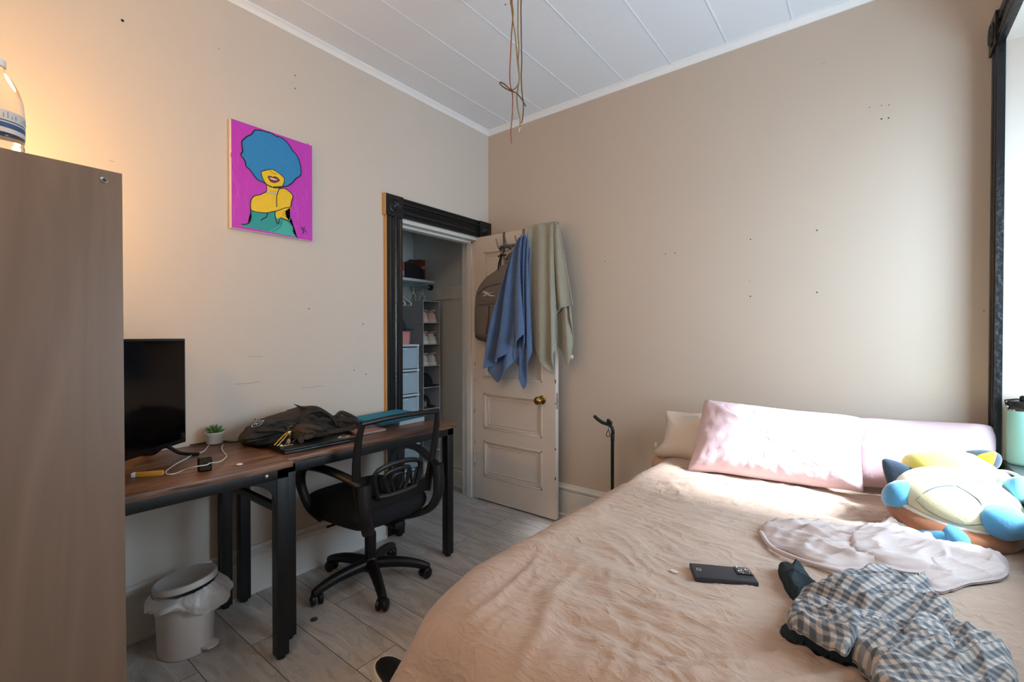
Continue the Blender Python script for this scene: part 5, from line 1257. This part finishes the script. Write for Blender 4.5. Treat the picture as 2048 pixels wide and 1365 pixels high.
# potted succulent
pc = Vector((.062, .800, D2Z)); 
pt = thing('potted_succulent', 'small green succulent in a ribbed white pot by the wall', 'plant', tuple(pc))
prof = [(.020, 0), (.026, .003)]
for k in range(6): prof += [(.030 + k * .0012, .006 + k * .008), (.0325 + k * .0012, .010 + k * .008)]
prof += [(.037, .056), (.033, .056), (.032, .048)]
MB().lathe(pc, prof, 36).build('pot', M('white_ceramic', '#dcdcd8', .3), pt, angle=60)
MB().lathe(pc + Vector((0, 0, .046)), [(.032, 0), (.020, .004), (.002, .005)], 20).build('soil', M('soil', '#3a2c22', .95), pt)
mb = MB(); random.seed(4)
for ring, (nl, el, L) in enumerate(((9, .25, .042), (8, .7, .040), (6, 1.15, .036))):
    for k in range(nl):
        a = 2 * PI * (k + .5 * ring) / nl; e = el + random.uniform(-.1, .1); d = Vector((math.cos(a) * math.cos(e), math.sin(a) * math.cos(e), math.sin(e)))
        b = pc + Vector((0, 0, .050)); mb.tube([b, b + d * L * .35, b + d * L * .7 + Vector((0, 0, .002)), b + d * L + Vector((0, 0, .006))], [.005, .0068, .005, .0008], 8, flat=.5)
mb.build('leaves', M('succulent_green', '#5f8a52', .6, var=.25, vscale=60), pt)

# white charging cable and the black one
cz = D2Z + .003
wc = thing('charging_cable', 'thin white charging cable looping across the near desk', 'cable', tuple(Z8([(1100, 700)], D2Z)[0]))
P = Z8([(900, 395), (1000, 350), (1100, 315), (1250, 300), (1370, 305), (1385, 350), (1370, 420), (1320, 490), (1260, 530), (1100, 580), (1000, 640), (880, 700), (740, 790), (670, 850), (685, 888), (760, 895), (860, 870), (1000, 810), (1150, 770), (1340, 740), (1400, 710), (1560, 685), (1660, 610), (1640, 560), (1600, 510), (1585, 460), (1600, 425)], cz)
P[18:21] = Z8([(1150, 770), (1340, 740), (1400, 710)], cz + .027); P[17:18] = Z8([(1000, 810)], cz + .010); P[21:22] = Z8([(1560, 685)], cz + .012)
for i, p in enumerate(P):
    p.x = max(p.x, .016)
MB().tube(catmull(P, 6), .0019, 8).build('cord', M('white_cable', '#e0dcd6', .5), wc)
MB().tube([P[-1], P[-1] + (P[-1] - P[-2]).normalized() * .012], .0042, 10, flat=.5).build('plug', M('white_cable', '#e0dcd6', .5), wc)
P = Z8([(930, 365), (1020, 345), (1130, 337), (1300, 334), (1550, 345), (1740, 372), (1880, 350)], cz + .002)
for p in P: p.x = max(p.x, .02)
tag(MB().tube(catmull(P, 6), .003, 8).build('power_cable', m_plast, None), 'black power cable running behind the succulent to the backpack', 'cable')
# yellow pen-like pack
A, B = Z8([(112, 945), (632, 905)], D2Z)
d = (B - A).normalized(); n = Vector((-d.y, d.x, 0)); L = (B - A).length
RP = Matrix(((d.x, n.x, 0, A.x), (d.y, n.y, 0, A.y), (0, 0, 1, D2Z), (0, 0, 0, 1)))
t = thing('glue_stick', 'amber yellow stick with a white end on the near desk by the cabinet', 'stick', tuple((A + B) / 2), math.atan2(d.y, d.x))
MB().box((.013, -.009, 0), (L, .009, .016), .004, rot=RP).build('barrel', M('amber_plastic', '#d69a3c', .4, var=.1), t)
MB().box((0, -.0085, .0005), (.0135, .0085, .0155), .003, rot=RP).build('cap', M('white_plastic', '#e9e9e9', .4), t)
# black device under the cable
c = Z8([(1308, 858)], D2Z)[0]; ga = math.radians(71.7); c = c + Vector((-.949, .314, 0)) * .011; RD = Matrix.Translation(c) @ Matrix.Rotation(ga, 4, 'Z')
t = thing('charger_case', 'small black upright gadget with the white cable draped across it', 'gadget', tuple(c), ga)
MB().box((-.022, -.011, 0), (.022, .011, .052), .008, rot=RD, seg=4).build('body', M('glossy_black', '#0d0c0c', .15), t)
MB().box((-.016, -.0122, .027), (.016, -.0105, .046), .002, rot=RD).build('upper_pad', M('dark_brown_gloss', '#3a302b', .25), t)
MB().box((-.016, -.0122, .006), (.016, -.0105, .021), .002, rot=RD).build('lower_pad', M('dark_brown_gloss', '#3a302b', .25), t)
c = Z8([(1876, 742)], D2Z)[0]
tag(MB().lathe((c.x, c.y, D2Z + .0003), [(.007, 0), (.0105, .001), (.0105, .003), (.007, .0045), (.001, .005)], 24).build('earplug_disc', M('white_plastic', '#e9e9e9', .4), None), 'tiny white round disc near the desk corner', 'disc')

# laptop under the backpack
lx0, lx1, ly0, ly1 = .155, .462, .925, 1.262
la = math.radians(-2); RL = Matrix.Translation(((lx0 + lx1) / 2, (ly0 + ly1) / 2, D1Z)) @ Matrix.Rotation(la, 4, 'Z')
lt = thing('laptop', 'closed black laptop with a sticker sticking out from under the black backpack', 'laptop', ((lx0 + lx1) / 2, (ly0 + ly1) / 2, D1Z), la)
hw_, hl = (lx1 - lx0) / 2, (ly1 - ly0) / 2
MB().box((-hw_, -hl, .002), (hw_, hl, .014), .004, rot=RL, seg=3).build('base', M('laptop_black', '#131416', .35), lt)
MB().box((-hw_, -hl, .015), (hw_, hl, .022), .003, rot=RL, seg=3).build('screen_lid', M('laptop_black', '#131416', .35), lt)
MB().box((hw_ - .0005, -.05, .010), (hw_ + .0006, .13, .013), rot=RL).build('edge_strip', M('blue_grey_edge', '#64808c', .3, .5), lt)
mb = MB(); q = RL @ Vector((.11, .125, .0222)); mb.lathe(q, [(.022, 0), (.022, .0006)], 24, 0); mb.lathe(q, [(.014, .0004), (.014, .0009)], 20, 1); mb.box((q.x - .004, q.y - .03, q.z), (q.x + .008, q.y + .03, q.z + .0007))
mb.build('sticker', [M('cream_sticker', '#c9bf95', .6), M('dark_print', '#1f231d', .6)], lt)

# black backpack
m_bb = M('black_backpack_cloth', '#322b27', .85, bump=.3, bscale=120, var=.2, vscale=10); m_bb2 = M('brown_black_pouch', '#42362f', .85, bump=.25, bscale=120)
bb = thing('backpack', 'black-brown open backpack slumped on the desk on top of the laptop', 'backpack', (.25, 1.10, D1Z))
def BX(pts, X): return HP(pts, 0, X)
def clampz(P, z=D1Z + .003): 
    for p in P: p.z = max(p.z, z)
    return P
nx = Vector((1, 0, 0))
def bag(pts, X, f, b, name, mt=m_bb, pw=3.5, seed=0, amp=.018, zmin=D1Z + .003, par=bb):
    mb = puff(clampz(BX(pts, X), zmin), nx, f, b, 16, 110, pw, .55, wr=lambda p, r, sd: amp * (1.3 * ridge(Vector((seed, p.y * 7 + p.z * 5, p.z * 16 + .6 * MN.noise(p * 9)))) ** 2 + .9 * MN.noise(p * 22 + Vector((seed, 0, 0))) + .5 * ridge(p * 30) ** 2))
    mb.v = [(x, y, max(z, zmin)) for x, y, z in mb.v]
    return mb.build(name, mt, par, angle=180)
bag([(480, 884), (490, 868), (510, 850), (530, 840), (560, 831), (590, 822), (612, 813), (640, 818), (668, 838), (684, 856), (680, 884), (640, 890), (580, 893), (520, 895), (495, 892)], .20, .085, .13, 'main_bag', seed=41)
bag([(484, 880), (498, 862), (522, 846), (552, 840), (585, 842), (596, 850), (580, 862), (545, 872), (505, 880)], .275, .022, .02, 'top_panel', seed=43, pw=4)
bag([(592, 862), (600, 846), (622, 822), (640, 820), (664, 836), (672, 850), (650, 853), (620, 850)], .270, .016, .02, 'inner_lining', M('mesh_lining', '#0c0c0e', .95), seed=45, amp=.002)
bag([(596, 815), (604, 818), (618, 812), (640, 815), (668, 834), (665, 838), (636, 826), (610, 822), (587, 808)], .235, .008, .008, 'open_flap', seed=46, pw=4, amp=.002)
bag([(652, 842), (672, 832), (690, 832), (708, 838), (714, 848), (712, 862), (700, 870), (678, 874), (655, 868)], .20, .07, .07, 'side_bulk', seed=47)
bag([(588, 878), (590, 860), (600, 850), (620, 848), (634, 852), (642, 864), (640, 882), (620, 890), (598, 890)], .325, .045, .05, 'front_pouch', m_bb2, seed=49, zmin=D1Z + .0245)
bag([(640, 866), (660, 858), (690, 856), (700, 862), (696, 872), (668, 880), (644, 882)], .285, .035, .05, 'padded_strap', seed=51, zmin=D1Z + .0245)
for pts, X, nm, r in (([(498, 866), (520, 851), (550, 843), (584, 841), (598, 848)], .300, 'zip', .003), ([(494, 884), (530, 878), (565, 868), (592, 856)], .300, 'zip', .003), ([(598, 846), (612, 830), (640, 822), (664, 836), (674, 852)], .290, 'opening_edge', .0055), ([(540, 862), (556, 852), (572, 852), (574, 860)], .306, 'pocket_flap', .0045), ([(640, 846), (664, 842), (690, 842), (712, 846)], .275, 'side_strap', .008), ([(672, 834), (682, 826), (700, 832), (713, 840)], .235, 'shoulder_strap', .011), ([(646, 872), (668, 866), (700, 858), (712, 852)], .325, 'shoulder_strap', .012)):
    MB().tube(catmull(clampz(BX(pts, X), D1Z + .027), 6), r, 10, flat=.5).build(nm, m_plast if nm == 'zip' else m_bb, bb)
P = BX([(584, 886), (600, 872), (622, 858), (634, 852)], .372); MB().tube(catmull(P, 6), .0035, 8, flat=.5).build('zip', m_plast, bb)
P = clampz(BX([(598, 876), (603, 886), (600, 894)], .385), D1Z + .028); MB().tube(catmull(P, 6), .011, 10, flat=.35).build('strap_end', m_bb2, bb)
mb = MB(); P = BX([(502, 852), (512, 843), (528, 841), (521, 850), (504, 855)], .312)
P2 = [p for p in P]; mb.prism(P, (.002, 0, 0), 0)
c0 = sum(P, Vector()) / 5; mb.prism([c0 + (p - c0) * .86 + Vector((.0021, 0, 0)) for p in P], (.0006, 0, 0), 1)
a, b, c_ = [c0 + (P[i] - c0) * .5 + Vector((.003, 0, 0)) for i in (0, 1, 2)]
mb.tube([a, a.lerp(b, .7), c0 + Vector((.003, 0, 0)), c_], .0012, 6, 0); mb.tube([b, c0 + Vector((.003, -.003, -.004))], .0012, 6, 0)
mb.build('badge', [M('badge_white', '#cfc8bf', .6), M('badge_black', '#161414', .7)], bb)
MB().box((.27, 1.115, .822), (.285, 1.19, .832), .003).build('blue_item', M('royal_blue', '#2c5fa8', .7), bb)
MB().tube(catmull(clampz(BX([(668, 870), (690, 862), (708, 866)], .33), D1Z + .027), 5), .004, 8).build('zip_pull', m_bb2, bb)
MB().ell(BX([(684, 863)], .325)[0], (.006, .009, .003), 12).build('zip_toggle', M('pale_tab', '#cbb7a6', .5), bb)
# keys
ky = thing('key_ring', 'ring of keys with a gold carabiner lying against the black backpack', 'keys', (.40, 1.0, D1Z + .023))
K = lambda pts, X=.395: clampz([H(460 + x / 6.827, 790 + y / 6.827, 0, X) for x, y in pts], D1Z + .026)
c0 = K([(832, 466)], .385)[0]
MB().tube([c0 + Vector((0, .0125 * math.cos(a), .0125 * math.sin(a))) for a in [i * PI / 12 for i in range(24)]], .0013, 8, closed=True).build('ring', m_gold, ky)
MB().tube(K([(770, 520), (690, 600), (605, 690)]), .0036, 10).build('carabiner_bar', m_gold, ky)
for pts, mt in (([(800, 520), (740, 600), (660, 690), (640, 700)], M('old_brass', '#b08a45', .25, 1)), ([(820, 515), (830, 560), (815, 600), (770, 650), (745, 690)], m_steel), ([(815, 540), (800, 620), (760, 690)], M('bronze_key', '#8a6a48', .3, 1)), ([(700, 700), (760, 720), (830, 760)], m_steel), ([(720, 735), (780, 715), (860, 690)], M('bronze_key', '#8a6a48', .3, 1))):
    P = K(pts, .40); MB().tube(P, .0024, 8, flat=.5).ell(P[0], (.002, .008, .007), 12).build('key', mt, ky)
MB().ell(K([(800, 640)], .405)[0], (.004, .009, .012), 14).build('fob', M('tan_leather', '#a27a58', .6), ky)

# notebook, case
nb = thing('notebook', 'dusty pink notebook lying flat on the desk between backpack and chair', 'notebook', (.28, 1.42, D1Z))
MB().box((.15, 1.33, D1Z + .0004), (.375, 1.49, D1Z + .013), .002).build('cover', M('dusty_pink_cover', '#b4827e', .6), nb)
MB().box((.153, 1.333, D1Z + .003), (.3765, 1.487, D1Z + .010)).build('pages', M('paper', '#d9d2c8', .8), nb)
tag(MB().box((.06, 1.40, D1Z + .0135), (.30, 1.60, D1Z + .024), .002).build('grey_folder', M('grey_folder', '#6d6f74', .6), None), 'dark grey folder between the pink notebook and the teal case', 'folder')
c = Vector((.205, 1.640, D1Z + .025)); RC4 = Matrix.Translation(c) @ Matrix.Rotation(.10, 4, 'Z')
tc = thing('laptop_sleeve', 'teal blue fabric sleeve on top of the stack at the closet end of the desk', 'sleeve', tuple(c), .10)
MB().box((-.13, -.175, 0), (.13, .175, .020), .009, rot=RC4, seg=4).build('body', M('teal_sleeve', '#1c7f9c', .8, bump=.15, bscale=200), tc)
MB().tube([RC4 @ Vector((x, y, .010)) for x, y in ((-.128, -.17), (.131, -.172), (.131, .172))], .0022, 8).build('zip', M('dark_teal_zip', '#12414f', .7), tc)
tag(MB().box((.06, 1.62, D1Z + .0002), (.32, 1.80, D1Z + .0245), .002).build('book', M('white_book', '#c9c9cc', .6), None), 'pale book holding up the far end of the teal sleeve', 'book')

# ================================================================== BIN UNDER THE DESK
bc = Vector((.215, .640, 0)); BS = .88
bn = thing('waste_bin', 'white oval pedal bin with its lid resting on a plastic liner, under the desk', 'bin', tuple(bc))
m_bin = M('white_bin_plastic', '#cfc8c4', .45)
def oval(r, z, n=48, c=bc, a=1.0, b=.92): return [c + Vector((BS * r * a * math.cos(2 * PI * i / n), BS * r * b * math.sin(2 * PI * i / n), z)) for i in range(n)]
prof = [(.106, .0), (.112, .003), (.114, .02), (.118, .10), (.124, .235), (.128, .238), (.128, .246), (.118, .246), (.112, .05), (.0005, .05)]
mb = MB(); vs = []; 
for r, z in prof: vs += oval(r, z)
mb.add(vs, [[i * 48 + j, i * 48 + (j + 1) % 48, (i + 1) * 48 + (j + 1) % 48, (i + 1) * 48 + j] for i in range(len(prof) - 1) for j in range(48)] + [list(range(48))[::-1]]); mb.build('bucket', m_bin, bn)
tl = Matrix.Translation(bc + Vector((0, 0, .272))) @ Matrix.Rotation(math.radians(9), 4, Vector((.616, -.788, 0))) 
mb = MB(); vs = []
for r, z in ((.124, -.012), (.133, -.012), (.134, .004), (.130, .010), (.122, .011), (.117, .008), (.0005, .009)): vs += [tl @ (p - bc) for p in oval(r, z)]
mb.add(vs, [[i * 48 + j, i * 48 + (j + 1) % 48, (i + 1) * 48 + (j + 1) % 48, (i + 1) * 48 + j] for i in range(6) for j in range(48)] + [list(range(48))[::-1]]); mb.build('lid', m_bin, bn)
pa = Vector((.80, .45, 0)).normalized(); ps = Vector((-pa.y, pa.x, 0))
mb = MB(); P = [bc + pa * .088 + ps * .032, bc + pa * .126 + ps * .028, bc + pa * .137 + ps * .010, bc + pa * .137 - ps * .010, bc + pa * .126 - ps * .028, bc + pa * .088 - ps * .032]
mb.prism([p + Vector((0, 0, .018)) for p in P], (0, 0, .008)); mb.build('pedal', m_bin, bn)
# liner: skirt of thin plastic hanging out from under the lid
lm = bpy.data.materials.new('liner_plastic'); lm.use_nodes = True; b = lm.node_tree.nodes['Principled BSDF']
b.inputs['Base Color'].default_value = (.75, .72, .71, 1); b.inputs['Roughness'].default_value = .35; b.inputs['Alpha'].default_value = .78; b.inputs['Transmission Weight'].default_value = .2
vs = []; n = 160; R_ = 14
for i in range(R_):
    v = i / (R_ - 1)
    for j in range(n):
        a = 2 * PI * j / n; dl = .062 + .026 * math.sin(2 * a + .4) + .030 * MN.noise(Vector((math.cos(a) * 2, math.sin(a) * 2, 3)))
        sx = .030 * math.exp(-((a - 5.35) / .35) ** 2) + .045 * math.exp(-((a - 1.0) / .5) ** 2)   # two flared corners
        rr = .115 + .020 * math.sin(PI * v * .8) + .010 * v * math.sin(9 * a + 2) + .006 * MN.noise(Vector((math.cos(a) * 9, math.sin(a) * 9, v * 4))) + sx * v * 1.1
        vs.append(bc + Vector((rr * math.cos(a), rr * .95 * math.sin(a), .252 - v * dl * (1 - sx * 6) + .015 * math.cos(a - 1.0) * (1 - v))))
mb = MB(); mb.add(vs, [[i * n + j, i * n + (j + 1) % n, (i + 1) * n + (j + 1) % n, (i + 1) * n + j] for i in range(R_ - 1) for j in range(n)]); mb.build('liner', lm, bn, angle=180)

# disc on the floor
c = H(628, 1240, 2, 0)
mb = MB().lathe((c.x, c.y, .0002), [(.016, 0), (.016, .0015), (.013, .003), (.012, .002), (.0005, .002)], 28)
for a in (.3, 1.9, 3.4, 4.9): mb.tube([(c.x, c.y, .003), (c.x + .012 * math.cos(a), c.y + .012 * math.sin(a), .003)], .0014, 6)
tag(mb.build('furniture_glide', M('dull_metal_disc', '#5a5652', .5, .6), None), 'small round metal disc lying alone on the floor by the chair', 'disc')
